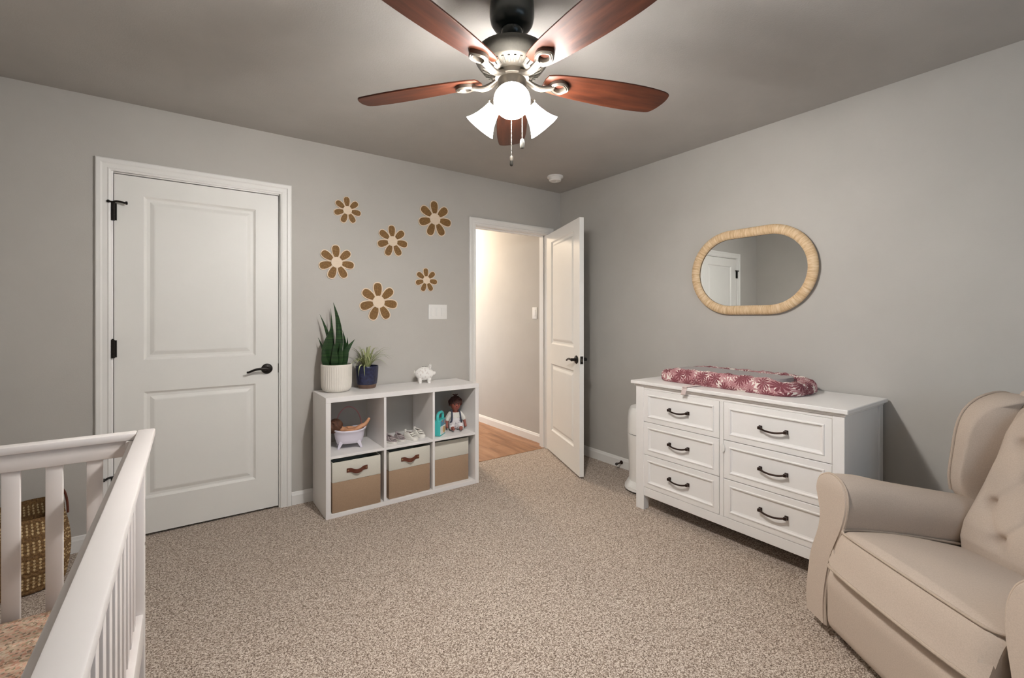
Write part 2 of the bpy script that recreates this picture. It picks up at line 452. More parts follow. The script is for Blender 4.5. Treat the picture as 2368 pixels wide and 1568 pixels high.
fh = struct(MB().box(HX0, HX1, YE, HYE, -.03, -.012).build('floor_hall', 'dark', smooth=False), 'oak plank hallway floor')
pw = .178
pl = None
for i in range(7):
    y = YE + .004 - (i * .47) % 1.25
    while y < HYE:
        y0 = max(y, YE + .003); y1 = min(y + 1.25 - .0015, HYE)
        if y1 > y0 + .02:
            x1 = HX1 - i * pw; x0 = max(x1 - pw + .0015, HX0)
            if x1 - x0 > .02: MB().box(x0, x1, y0, y1, -.012, 0).build('plank', 'plank', fh, .001, 1)
        y += 1.25
tr = struct(MB().box(DW0, DW1, YE - .004, YE + .012, -.01, .003).build('trim_3', 'plank', smooth=False), 'threshold strip between carpet and planks')

# baseboards
BH, BT = .085, .014
def baseboard(name, segs, label):
    m = MB()
    for (x0, y0, x1, y1, nx, ny) in segs:
        prof = [(0, 0), (BT, 0), (BT, BH - .022), (BT - .004, BH - .014), (BT - .006, BH - .004), (BT - .01, BH), (0, BH)]
        n = len(m.v)
        for (px, py) in ((x0, y0), (x1, y1)):
            for d, z in prof: m.v.append((px + nx * d, py + ny * d, z))
        k = len(prof)
        for i in range(k):
            j = (i + 1) % k; m.face([n + i, n + j, n + k + j, n + k + i])
        m.face([n + i for i in range(k)][::-1]); m.face([n + k + i for i in range(k)])
    return struct(m.build(name, 'trim', angle=25), label)
baseboard('baseboard_back', [(XL, YB, -.414, YB, 0, -1), (.566, YB, 1.93, YB, 0, -1), (2.87, YB, XR, YB, 0, -1)], 'white baseboard')
baseboard('baseboard_right', [(XR, YF, XR, YB - BT, -1, 0)], 'white baseboard behind the dresser')
baseboard('baseboard_left', [(XL, YF, XL, YB - BT, 1, 0)], 'white baseboard beside the crib')
baseboard('baseboard_hall', [(HX1, YB + WT, HX1, HYE, -1, 0)], 'white baseboard in the hallway')

# casings
def casing(name, x0, x1, top, wd_, label, y=YB, sgn=-1):
    prof = [(0, 0), (0, .010), (.010, .013), (.016, .010), (wd_ * .55, .012), (wd_ * .66, .017), (wd_ - .006, .018), (wd_, .014), (wd_, 0)]
    m = MB(); n = 0
    for o, p in prof:
        yy = y + sgn * p
        m.v += [(x0 - o, yy, 0), (x0 - o, yy, top + o), (x1 + o, yy, top + o), (x1 + o, yy, 0)]
    k = len(prof)
    for i in range(k - 1):
        for j in range(3): m.face([i * 4 + j, i * 4 + j + 1, (i + 1) * 4 + j + 1, (i + 1) * 4 + j])
    return struct(m.build(name, 'trim', angle=20), label)
casing('trim_1', CL0 + .004, CL1 - .004, CLT - .004, .066, 'white moulded casing around the closet door')
casing('trim_2', DW0 + .004, DW1 - .004, DWT - .004, .058, 'white moulded casing around the hall doorway')
# jambs
m = MB(); JT = .012
m.box(CL0, CL0 + JT, YB, YB + WT, 0, CLT); m.box(CL1 - JT, CL1, YB, YB + WT, 0, CLT); m.box(CL0 + JT, CL1 - JT, YB, YB + WT, CLT - JT, CLT)
m.box(CL0 + JT, CL0 + JT + .01, YB + .045, YB + .075, 0, CLT - JT); m.box(CL1 - JT - .01, CL1 - JT, YB + .045, YB + .075, 0, CLT - JT); m.box(CL0 + JT, CL1 - JT, YB + .045, YB + .075, CLT - JT - .012, CLT - JT)
struct(m.build('trim_4', 'trim', bevel=.001, seg=1), 'white door jamb of the closet')
m = MB()
m.box(DW0, DW0 + JT, YB, YB + WT, 0, DWT); m.box(DW1 - JT, DW1, YB, YB + WT, 0, DWT); m.box(DW0 + JT, DW1 - JT, YB, YB + WT, DWT - JT, DWT)
m.box(DW0 + JT, DW0 + JT + .011, YB + .05, YB + .085, 0, DWT - JT); m.box(DW1 - JT - .011, DW1 - JT, YB + .05, YB + .085, 0, DWT - JT); m.box(DW0 + JT, DW1 - JT, YB + .05, YB + .085, DWT - JT - .011, DWT - JT)
j2 = struct(m.build('trim_5', 'trim', bevel=.001, seg=1), 'white door jamb of the hall doorway')
MB().box(DW0 + JT - .001, DW0 + JT + .0015, YB + .012, YB + .04, .895, .955).build('strike_plate', 'black', j2)

# ------------------------------------------------------------------ doors
def door_leaf(w_, h_, t_, panels):
    """front face at y=0 (facing -y), x 0..w, z 0..h; raised panels on both faces"""
    m = MB()
    rings = [(0, 0), (.009, .009), (.014, .0115), (.028, .0115), (.046, .004), (.052, .003)]
    xs0, xs1 = panels[0][0], panels[0][1]
    zs = sorted([(p[2], p[3]) for p in panels])
    for side in (0, 1):
        y0 = 0 if side == 0 else t_; sg = 1 if side == 0 else -1
        def q(x0, x1, z0, z1, y=y0):
            n = len(m.v); m.v.extend([(x0, y, z0), (x1, y, z0), (x1, y, z1), (x0, y, z1)]); m.face([n, n + 1, n + 2, n + 3])
        q(0, xs0, 0, h_); q(xs1, w_, 0, h_)
        zz = [0] + [z for p in zs for z in p] + [h_]
        for i in range(0, len(zz), 2): q(xs0, xs1, zz[i], zz[i + 1])
        for (z0, z1) in zs:
            prev = None
            for ins, dep in rings:
                n = len(m.v); y = y0 + sg * dep
                m.v.extend([(xs0 + ins, y, z0 + ins), (xs1 - ins, y, z0 + ins), (xs1 - ins, y, z1 - ins), (xs0 + ins, y, z1 - ins)])
                if prev is not None:
                    for i in range(4): m.face([prev + i, prev + (i + 1) % 4, n + (i + 1) % 4, n + i])
                prev = n
            m.face([prev, prev + 1, prev + 2, prev + 3])
    n = len(m.v)
    m.v.extend([(0, 0, 0), (w_, 0, 0), (w_, t_, 0), (0, t_, 0), (0, 0, h_), (w_, 0, h_), (w_, t_, h_), (0, t_, h_)])
    for f in ((0, 1, 2, 3), (4, 5, 6, 7), (0, 3, 7, 4), (1, 2, 6, 5)): m.face([n + i for i in f])
    return m
def lever(parent, loc, direction, side=-1, name='door_handle'):
    """direction +1/-1 along local x; side -1 = sticks out to -y"""
    m = MB()
    mt = T(*loc) @ Matrix.Rotation(pi / 2 if side < 0 else -pi / 2, 4, 'X')
    m.lathe([(0, 0), (.033, 0), (.033, .005), (.028, .011), (.014, .014), (.012, .03), (.013, .046), (.009, .05), (0, .05)], 24, mt)
    x, y, z = loc
    d = direction
    pts = spline([(x, y + side * .044, z), (x + d * .03, y + side * .048, z + .004), (x + d * .07, y + side * .046, z + .001), (x + d * .105, y + side * .044, z - .012), (x + d * .118, y + side * .042, z - .013)], 6)
    m.tube(pts, [.0095 - .004 * i / (len(pts) - 1) for i in range(len(pts))], 8)
    return m.build(name, 'black', parent)

d1w = CL1 - CL0 - 2 * JT - .006
d1 = struct(thing('door_1', 'closed white two-panel closet door with black lever', None, (CL0 + JT + .003, YB + .006, .014)))
door_leaf(d1w, CLT - JT - .004 - .014, .035, [(.128, .688, .995, 1.93), (.128, .688, .20, .813)]).build('door_leaf', 'door', d1, angle=8)
lever(d1, (.752, 0, .905), -1)
MB().box(d1w - .001, d1w + .0025, -.003, .02, .875, .935).build('latch_plate', 'black', d1)
def hinge(parent, z, stop):
    m = MB(); m.tube([(-.004, -.014, z), (-.004, -.014, z + .098)], .0085, 10)
    m.box(-.012, .012, -.008, -.001, z + .002, z + .096)
    for q in (.0, .033, .065, .098): m.tube([(-.004, -.014, z + q - .001), (-.004, -.014, z + q + .001)], .0093, 10)
    m.sphere((-.004, -.014, z + .1), .006, 8, 6)
    o = m.build('hinge', 'black', parent)
    if stop:
        s = MB(); zz = z + .1
        if stop > 0: pts = [(-.004, -.014, zz), (.015, -.03, zz + .004), (.05, -.03, zz - .001)]
        else: pts = [(-.004, -.014, zz), (-.018, -.03, zz + .004), (-.034, -.034, zz - .004)]
        s.tube(spline(pts, 5), .0055, 8); e = pts[-1]
        s.lathe([(0, 0), (.009, .001), (.010, .009), (0, .012)], 12, axis_mat(e, (pts[-1][0] - pts[-2][0], pts[-1][1] - pts[-2][1], 0)))
        s2 = s.build('door_stop_pin', 'black', o)
        k = MB(); pts = [(-.004, -.014, zz), (-.022, -.022, zz + .001)] if stop > 0 else [(-.004, -.014, zz), (.016, -.024, zz + .001)]
        k.tube(pts, .005, 8); k.sphere(pts[-1], .0085, 10, 6); k.build('stop_bumper', 'black', o)
hinge(d1, 1.775, 1); hinge(d1, 1.015, 0); hinge(d1, .257, -1)

# open door: visible face runs from the hinge to the free edge
hx, hy, fx, fy = 2.776, 3.322, 2.475, 2.569
ang = atan2(fy - hy, fx - hx)
d2 = struct(thing('door_2', 'open white two-panel bedroom door', None, (hx, hy, .014), ang))
# local x along the door from hinge to free edge; the side facing the hall is at local -y
door_leaf(.812, DWT - JT - .004 - .014, .035, [(.126, .686, .995, 1.93), (.126, .686, .20, .813)]).build('door_leaf', 'door', d2, angle=8)
lever(d2, (.752, 0, .905), -1); lever(d2, (.752, .035, .905), -1, 1)
MB().box(.811, .8135, .006, .029, .875, .935).build('latch_plate', 'black', d2)
MB().box(.812, .821, .011, .024, .893, .917).build('latch_bolt', 'nickel', d2, .002)
# which side is -y? flip the slab so that it lies away from the camera
nrm = Vector((-sin(ang), cos(ang), 0))
if nrm.dot(Vector((fx, fy, 0))) < 0: d2.location = (hx + nrm.x * -.035, hy + nrm.y * -.035, .014)

# ================================================================== CEILING FAN
FD = 1.70
FX, FY = FD * sin(YAW), FD * cos(YAW)
fan = thing('ceiling_fan', 'five-blade ceiling fan with cherry blades and three lit glass shades', 'ceiling fan', (FX, FY, CE), -YAW)
zc = -CE                                            # local z = world z + zc
def L(prof): return [(r, z + zc) for r, z in prof]
MB().lathe(L([(0, 2.454), (.074, 2.454), (.080, 2.44), (.083, 2.40), (.083, 2.372), (.079, 2.351), (.069, 2.336), (.054, 2.327), (.045, 2.324), (0, 2.324)]), 40).build('canopy', 'fan_black', fan)
m = MB().lathe(L([(.041, 2.335), (.0425, 2.325), (.040, 2.311), (.032, 2.298), (.020, 2.291), (.012, 2.289)]), 32)
m.lathe(L([(.012, 2.30), (.012, 2.255)]), 16).build('downrod', 'fan_black', fan)
MB().lathe(L([(0, 2.252), (.03, 2.252), (.09, 2.250), (.118, 2.245), (.132, 2.236), (.138, 2.222), (.137, 2.210), (.131, 2.2), (.118, 2.183)]), 48, cap=False).build('motor_housing', 'fan_dark', fan)  # upper band of the housing, coloured darker than the cover below
hs = MB().lathe(L([(.1185, 2.184), (.116, 2.18), (.1, 2.17), (.082, 2.163), (.068, 2.16), (0, 2.16)]), 48, cap=False).build('motor_cover', 'nickel', fan)
m = MB()
for i in range(30):
    a = 2 * pi * i / 30
    m.box(.082, .11, -.0045, .0045, -.0015, .0015, RZ(a) @ T(0, 0, 2.1665 + zc) @ Matrix.Translation((.096, 0, 0)) @ Matrix.Rotation(-.42, 4, 'Y') @ Matrix.Translation((-.096, 0, 0)))
m.build('vent_slots', 'fan_dark', hs, .0008, 1)
MB().lathe(L([(0, 2.162), (.062, 2.162), (.064, 2.155), (.064, 2.142), (.058, 2.138), (0, 2.138)]), 40).build('flywheel', 'nickel', fan)
sw = MB().lathe(L([(.0, 2.14), (.052, 2.14), (.055, 2.13), (.055, 2.105), (.062, 2.098), (.064, 2.085), (.056, 2.066), (.04, 2.05), (.02, 2.042), (0, 2.041)]), 40).build('switch_housing', 'nickel', fan)
# blades
def blade_outline():
    e1 = spline([(.135, -.040, 0), (.17, -.050, 0), (.25, -.060, 0), (.40, -.070, 0), (.53, -.071, 0), (.615, -.064, 0), (.648, -.056, 0)], 5)
    tip = spline([(.648, -.056, 0), (.66, -.045, 0), (.664, -.01, 0), (.652, .035, 0), (.634, .062, 0), (.615, .069, 0)], 4)[1:]
    e2 = spline([(.615, .069, 0), (.53, .074, 0), (.40, .072, 0), (.25, .061, 0), (.17, .050, 0), (.135, .040, 0)], 5)[1:]
    return [(p.x, p.y) for p in e1 + tip + e2] + [(.128, .02), (.128, -.02)]
bl = MB().prism(blade_outline(), -.003, .003, lambda a, b, d: (a, b, d)).mesh('blade', .001, 1, True, 30)
bl.materials.append(M['blade'])
ZB = 2.150 + zc
PITCH = -radians(12)
# blade iron: arm, medallion ring, screws
def iron_mesh():
    m = MB()
    pts = spline([(.055, 0, -.004), (.085, 0, -.020), (.115, 0, -.026), (.145, 0, -.019), (.165, 0, -.014)], 6)
    for dy in (-.006, .006): m.tube([(p.x, p.y + dy * (1 - .0 * i), p.z) for i, p in enumerate(pts)], .0085, 10)
    return m
def ring_outline(sc):
    K = [(.150, .0), (.156, .017), (.175, .030), (.196, .033), (.214, .024), (.232, .0), (.214, -.024), (.196, -.033), (.175, -.030), (.156, -.017), (.150, .0)]
    P = [(p.x, p.y) for p in spline([(a, b, 0) for a, b in K], 4)][:-1]
    cx = .190
    return [(cx + (x - cx) * sc, y * sc) for x, y in P]
def ring_mesh():
    m = MB(); lev = [(1.0, -.004), (1.0, -.016), (.88, -.0205), (.78, -.018), (.70, -.0205), (.58, -.019), (.50, -.012), (.50, -.004)]
    k = 40; n = 0
    for sc, z in lev:
        for x, y in ring_outline(sc): m.v.append((x, y, z))
    for i in range(len(lev)):
        i2 = (i + 1) % len(lev)
        for j in range(k): m.face([i * k + j, i * k + (j + 1) % k, i2 * k + (j + 1) % k, i2 * k + j])
    return m
iron_me = iron_mesh().mesh('blade_iron'); iron_me.materials.append(M['nickel'])
ring_me = ring_mesh().mesh('medallion', 0, 1, True, 25); ring_me.materials.append(M['nickel'])
plate_me = MB().prism(ring_outline(.96), -.004, -.0032, lambda a, b, d: (a, b, d)).mesh('medallion_plate'); plate_me.materials.append(M['fan_dark'])
for k in range(5):
    az = pi / 2 - 2 * pi * k / 5                       # local +y is away from the camera
    rb = Matrix.Rotation(az, 4, 'Z') @ Matrix.Rotation(PITCH, 4, 'X')
    o = bpy.data.objects.new('blade', bl); COL.objects.link(o); o.parent = fan
    o.matrix_local = T(0, 0, ZB) @ rb
    i = bpy.data.objects.new('blade_iron', iron_me); COL.objects.link(i); i.parent = fan
    i.matrix_local = T(0, 0, ZB) @ Matrix.Rotation(az, 4, 'Z')
    r = bpy.data.objects.new('medallion', ring_me); COL.objects.link(r); r.parent = i
    r.matrix_local = Matrix.Rotation(PITCH, 4, 'X')
# lamps: one towards the camera, two away
bell = [(.021, 0), (.025, .004), (.028, .018), (.032, .035), (.040, .06), (.050, .082), (.060, .098), (.0625, .101)]
inner = [(r - .0025, z) for r, z in bell[::-1]]
shade_me = MB().lathe(bell + inner, 40, cap=False).mesh('lamp_shade', 0, 1, True, 60); shade_me.materials.append(M['shade'])
bulb_me = MB().lathe([(0, .078), (.012, .076), (.022, .068), (.026, .056), (.022, .040), (.013, .026), (.012, .02)], 20, cap=True).mesh('bulb'); bulb_me.materials.append(M['bulb'])
sock_me = MB().lathe([(0, -.028), (.014, -.028), (.02, -.02), (.0245, -.006), (.0255, .006), (.022, .008), (.0135, .022), (0, .022)], 24).mesh('socket'); sock_me.materials.append(M['nickel'])
screw_me = MB().sphere((0, 0, 0), .0042, 8, 6).mesh('thumb_screw'); screw_me.materials.append(M['nickel'])
for k, az in enumerate((-pi / 2, pi / 2 - pi / 3, pi / 2 + pi / 3)):
    d = Vector((cos(az) * sin(radians(46)), sin(az) * sin(radians(46)), -cos(radians(46))))
    neck = Vector((cos(az) * .072, sin(az) * .072, 2.062 + zc))
    mt = axis_mat(neck, d)
    arm = MB().tube(spline([(cos(az) * .03, sin(az) * .03, 2.085 + zc), (cos(az) * .05, sin(az) * .05, 2.082 + zc), tuple(neck - d * .024)], 5), .011, 10).build('lamp_arm', 'nickel', fan)
    for nm, me in (('socket', sock_me), ('lamp_shade', shade_me), ('bulb', bulb_me)):
        o = bpy.data.objects.new(nm, me); COL.objects.link(o); o.matrix_local = mt
        o.parent = fan
    for q in range(3):
        o = bpy.data.objects.new('thumb_screw', screw_me); COL.objects.link(o); o.parent = fan
        o.matrix_local = mt @ T(.030 * cos(q * 2 * pi / 3 + .5), .030 * sin(q * 2 * pi / 3 + .5), 0)
def chain(x, y, z0, z1, fob):
    m = MB(); z = z0
    while z > z1: m.sphere((x, y, z), .0021, 6, 4); z -= .0048
    c = m.build('pull_chain', 'fan_dark', fan)
    if fob == 0:
        MB().lathe([(0, 0), (.005, -.001), (.0065, -.006), (.0065, -.018), (.0055, -.019), (0, -.019)], 14, T(x, y, z1)).build('fob_cap', 'nickel', c)
        MB().lathe([(0, -.018), (.006, -.018), (.0062, -.032), (.004, -.036), (0, -.036)], 14, T(x, y, z1)).build('fob', 'fan_dark', c)
    else:
        MB().lathe([(0, 0), (.006, -.003), (.0085, -.012), (.0085, -.03), (.0065, -.036), (0, -.037)], 14, T(x, y, z1)).build('fob', 'fan_dark', c)
chain(-.002, -.05, 2.06 + zc, 1.838 + zc, 0)
chain(.038, .01, 2.06 + zc, 1.925 + zc, 1)

# smoke detector
sd = thing('smoke_detector', 'round white smoke detector on the ceiling near the corner', 'smoke detector', (2.558, 2.951, CE))
MB().lathe([(0, 0), (.068, 0), (.068, -.012), (.062, -.016)], 36).build('mounting_plate', 'white_plastic', sd)
MB().lathe([(.0, -.014), (.052, -.014), (.053, -.034), (.046, -.042), (.02, -.044), (0, -.044)], 36).build('sensor_body', 'white_plastic', sd)
MB().lathe([(.0, -.043), (.012, -.043), (.012, -.046), (0, -.046)], 16, T(.012, -.01, 0)).build('test_button', 'white_plastic', sd)

# ================================================================== HALL LAMP
hl = thing('hall_ceiling_lamp', 'round lit ceiling lamp in the hallway', 'ceiling lamp', (2.30, 5.1, CE))
MB().lathe([(0, 0), (.15, 0), (.15, -.02), (.14, -.025), (0, -.025)], 32).build('lamp_base', 'nickel', hl)
MB().lathe([(.135, -.024), (.135, -.04), (.11, -.075), (.06, -.098), (0, -.105)], 32, cap=False).build('lamp_glass', 'hall_glass', hl)

# ================================================================== CUBE SHELF
SX0, SX1, SY0, SY1, SH = .696, 1.797, 2.952, 3.313, .753
sw_, sd_ = SX1 - SX0, SY1 - SY0
sh = thing('cube_shelf', 'white six-cube shelf unit under the flower wall art', 'shelf', (SX0, SY0, 0))
def board(n, *a): return MB().box(*a).build(n, 'white_lam', sh, .0012, 1)
board('side_panel', 0, .030, 0, sd_, 0, SH - .032); board('side_panel', sw_ - .030, sw_, 0, sd_, 0, SH - .032)
board('top_panel', 0, sw_, 0, sd_, SH - .032, SH)
board('bottom_panel', .03, sw_ - .03, 0, sd_, 0, .028)
board('middle_shelf', .03, sw_ - .03, .004, sd_ - .006, .368, .385)
DV = [.368, .722]
for x in DV:
    board('divider', x, x + .017, .004, sd_ - .006, .028, .368); board('divider', x, x + .017, .004, sd_ - .006, .385, SH - .032)
# bins
def bin_(x0, x1, yf, rz, label, handle):
    w_, d_, h_ = x1 - x0, .27, .315
    b = thing('storage_bin', label, 'storage bin', ((x0 + x1) / 2, yf + d_ / 2, .0285), rz, 'canvas bins in the cube shelf')
    t = .006; hb = h_ * .60
    def shell(z0, z1, floor):
        m = MB(); n = 0
        o = [(-w_ / 2, -d_ / 2), (w_ / 2, -d_ / 2), (w_ / 2, d_ / 2), (-w_ / 2, d_ / 2)]; i = [(x * (1 - 2 * t / w_), y * (1 - 2 * t / d_)) for x, y in o]
        for z in (z0, z1):
            for x, y in o: m.v.append((x, y, z))
        for z in (z0, z1):
            for x, y in i: m.v.append((x, y, z))
        for a in range(4):
            c = (a + 1) % 4
            m.face([a, c, 4 + c, 4 + a]); m.face([8 + c, 8 + a, 12 + a, 12 + c]); m.face([4 + a, 4 + c, 12 + c, 12 + a]); m.face([c, a, 8 + a, 8 + c])
        if floor: m.box(-w_ / 2 + t, w_ / 2 - t, -d_ / 2 + t, d_ / 2 - t, z0, z0 + .006)
        return m
    shell(0, hb, True).build('lower_wrap', 'tan_canvas', b, .002, 2)
    shell(hb + .0005, h_, False).build('upper_band', 'cream', b, .002, 2)
    if handle:
        hp = []
        zc_ = h_ * .80; hw = .066
        pts = spline([(-hw, -d_ / 2 - .003, zc_ + .001), (-hw * .6, -d_ / 2 - .004, zc_), (-hw * .3, -d_ / 2 - .014, zc_ - .007), (0, -d_ / 2 - .018, zc_ - .010), (hw * .3, -d_ / 2 - .014, zc_ - .007), (hw * .6, -d_ / 2 - .004, zc_), (hw, -d_ / 2 - .003, zc_ + .001)], 5)
        m = MB(); n = len(pts)
        def fn(u, v):
            p = pts[round(v * (n - 1))]; a = u
            off = [(-.0013, -.013), (.0013, -.013), (.0013, .013), (-.0013, .013)][int(round(a * 4)) % 4]
            return (p.x, p.y + off[0], p.z + off[1])
        m.grid(fn, 4, n - 1, cu=True); m.face([0, 1, 2, 3]); m.face([(n - 1) * 4 + q for q in (3, 2, 1, 0)])
        h = m.build('handle', 'leather', b)
        for sx in (-1, 1): MB().lathe([(0, 0), (.005, 0), (.004, .003), (0, .0035)], 12, T(sx * hw * .86, -d_ / 2 - .0045, zc_ + .001) @ Matrix.Rotation(pi / 2, 4, 'X')).build('rivet', 'brass', h)
    return b
bin_(.735, 1.042, 2.958, 0, 'cream and tan canvas bin with leather handle below the toy bathtub', True)
bin_(1.10, 1.402, 2.972, radians(1.5), 'cream and tan canvas bin with leather handle below the toddler shoes', True)
bin_(1.452, 1.738, 3.005, 0, 'cream and tan canvas bin with plain front below the seated doll', False)

# ================================================================== ON THE SHELF TOP
# ribbed pot with snake plant
PX, PY, PZ = .822, 3.195, SH
pot = thing('snake_plant_pot', 'tall snake plant in a ribbed white ceramic pot', 'potted plant', (PX, PY, PZ))
n_r = 42
def rib(u, v, prof):
    k = len(prof) - 1; r, z = prof[round(v * k)]
    amp = .0022 if .018 < z < .168 else 0
    rr = r + amp * (abs(cos(n_r * pi * u)) - .5)
    return (rr * cos(2 * pi * u), rr * sin(2 * pi * u), z)
pp = [(.0, 0), (.060, 0), (.074, .003), (.086, .012), (.093, .026), (.096, .05), (.0975, .09), (.098, .13), (.0985, .165), (.099, .172), (.099, .182), (.0975, .184), (.092, .184), (.091, .165), (.0, .160)]
m = MB(); m.grid(lambda u, v: rib(u, v, pp), n_r * 6, len(pp) - 1, cu=True); m.build('pot', 'ceramic', pot, angle=50)
MB().lathe([(0, .168), (.05, .169), (.0905, .165)], 24, cap=False).build('soil', 'soil', pot)
# right/away vectors of the picture plane, used to fan the leaves out as seen
RIG = Vector((cos(YAW), -sin(YAW), 0)); AWY = Vector((sin(YAW), cos(YAW), 0))
def leaf(parent, base, tip, width, bend, mat, thick=.0035, n=14, fold=.25, facing=None, name='leaf', prof=None, twist=0.0):
    """base, tip Vectors (local); bend = sideways Vector bulge at mid length"""
    b, t, bd = Vector(base), Vector(tip), Vector(bend)
    pts = [b.lerp(t, s) + bd * (4 * s * (1 - s)) for s in [i / n for i in range(n + 1)]]
    fz = facing or -AWY
    m = MB(); NU = 6
    for i, p in enumerate(pts):
        s = i / n
        tg = (pts[min(i + 1, n)] - pts[max(i - 1, 0)]).normalized()
        fc = Matrix.Rotation(twist * s, 3, tg) @ Vector(fz)
        sd = tg.cross(fc).normalized(); nr = sd.cross(tg).normalized()
        wv = width * (prof(s) if prof else max(.02, (min(1, .62 + 1.6 * s) * (1 - max(0, (s - .35) / .65) ** 1.7))))
        for k in range(NU):
            a = 2 * pi * k / NU
            q = p + sd * cos(a) * wv / 2 + nr * (sin(a) * thick * (1 - .7 * s) - fold * abs(cos(a)) * wv * -.35)
            m.v.append(tuple(q))
    for i in range(n):
        for k in range(NU):
            k2 = (k + 1) % NU; uu = lambda kk: .5 + .5 * cos(2 * pi * kk / NU)
            m.face([i * NU + k, i * NU + k2, (i + 1) * NU + k2, (i + 1) * NU + k], [(uu(k), i / n), (uu(k2), i / n), (uu(k2), (i + 1) / n), (uu(k), (i + 1) / n)])
    m.face(list(range(NU))[::-1]); m.face([n * NU + k for k in range(NU)])
    return m.build(name, mat, parent, angle=70)
def pl(r, a, z): return RIG * r + AWY * a + Vector((0, 0, z))
SNAKE = [  # (base right, base away, tip right, tip away, tip height above shelf, width, bend right, bend away)
    (-.010, .01, -.030, .02, .600, .060, .034, 0), (-.030, .02, -.052, .03, .560, .026, .004, 0), (-.022, -.005, -.118, .01, .520, .034, .022, 0),
    (-.045, -.02, -.042, -.03, .395, .066, -.016, -.01), (.020, -.015, .020, -.02, .455, .058, .006, -.01), (-.012, -.03, -.020, -.045, .440, .060, -.012, 0),
    (.045, .0, .034, .02, .410, .040, .016, 0), (.040, -.02, .128, -.01, .352, .050, -.016, -.012), (-.055, 0, -.130, .01, .362, .036, .010, 0),
    (.030, -.04, .048, -.05, .345, .040, .010, -.01), (-.04, -.04, -.055, -.05, .300, .052, -.012, -.01), (.0, -.048, .006, -.06, .330, .056, .012, -.01),
    (.05, .02, .062, .03, .365, .030, .006, 0)]
for i, (br, ba, tr_, ta, tz, wd_, bnr, bna) in enumerate(SNAKE):
    leaf(pot, pl(br, ba, .160), pl(tr_, ta, tz - .0), wd_ * .88, RIG * bnr + AWY * bna, 'snake', .004, 14, .22, twist=random.uniform(-.5, .5))
# spider plant
QX, QY = 1.040, 3.232
pot2 = thing('spider_plant_pot', 'small spider plant in a dark blue glazed pot', 'potted plant', (QX, QY, PZ))
MB().lathe([(0, 0), (.056, 0), (.061, .006), (.064, .022), (.065, .028)], 36).build('clay_foot', 'terracotta', pot2)
MB().lathe([(.064, .026), (.068, .03), (.0735, .07), (.0765, .11), (.078, .140), (.0785, .152), (.076, .156), (.072, .155), (.070, .14), (0, .138)], 36, cap=False).build('pot', 'blue_pot', pot2)
MB().lathe([(0, .145), (.05, .146), (.0715, .141)], 20, cap=False).build('soil', 'soil', pot2)
for i in range(64):
    a = random.uniform(0, 2 * pi); ln = random.uniform(.10, .175); up = random.uniform(.08, .20)
    if i < 8: ln *= .5; up = random.uniform(.15, .21)
    dirv = Vector((cos(a), sin(a), 0))
    if dirv.y > .2: ln *= .55
    b = Vector((cos(a) * .012, sin(a) * .012, .14)); t = b + dirv * ln + Vector((0, 0, up - (.12 if i % 3 == 0 else .05)))
    bend = Vector((0, 0, 1)) * random.uniform(.035, .065)
    leaf(pot2, b, t, random.uniform(.008, .012), bend, 'spider', .0008, 9, .3, Vector((0, 0, 1)), prof=lambda s: max(.06, (1 - s ** 2.2)))
for sx in (-.028, .016):
    b = pl(sx * .4, -.045, .158); t = pl(sx, -.094, .088)
    leaf(pot2, b, t, .010, Vector((0, 0, .038)) - AWY * .026, 'spider', .001, 8, .2, -AWY)
# piggy bank
pg = thing('piggy_bank', 'white speckled ceramic piggy bank on the shelf unit', 'piggy bank', (1.472, 3.215, SH), radians(-18))
def pig(u, v):
    s = v; x = -.072 + .144 * s
    r = .052 * (max(0, sin(pi * min(1, max(0, s)))) ** .55)
    return (x, r * cos(2 * pi * u) * .96, .070 + r * sin(2 * pi * u))
m = MB(); m.grid(pig, 24, 18, cu=True)
for x in (-.034, .034):
    for y in (-.024, .024): m.lathe([(.010, 0), (.0125, .001), (.0135, .012), (.016, .04)], 12, T(x, y, 0))
m.build('pig_body', 'pig_print', pg, angle=60)
MB().lathe([(.0, 0), (.015, 0), (.016, .008), (.018, .02)], 14, axis_mat((.084, 0, .07), (-1, 0, 0))).build('snout', 'pig_print', pg)
for y in (-.028, .028):
    MB().lathe([(.0, .034), (.004, .028), (.011, .012), (.013, 0), (.009, -.008)], 10, axis_mat((.040, y, .112), (.25, y * 7, 1)) @ Matrix.Diagonal((1, .45, 1, 1))).build('ear', 'pig_print', pg)
MB().box(-.016, .016, -.002, .002, .1185, .1232).build('coin_slot', 'dark', pg)
MB().tube([(-.07 - .006 * cos(i * .9), .006 * sin(i * .9), .078 + .0018 * i) for i in range(10)], .0028, 6).build('tail', 'pig_print', pg)

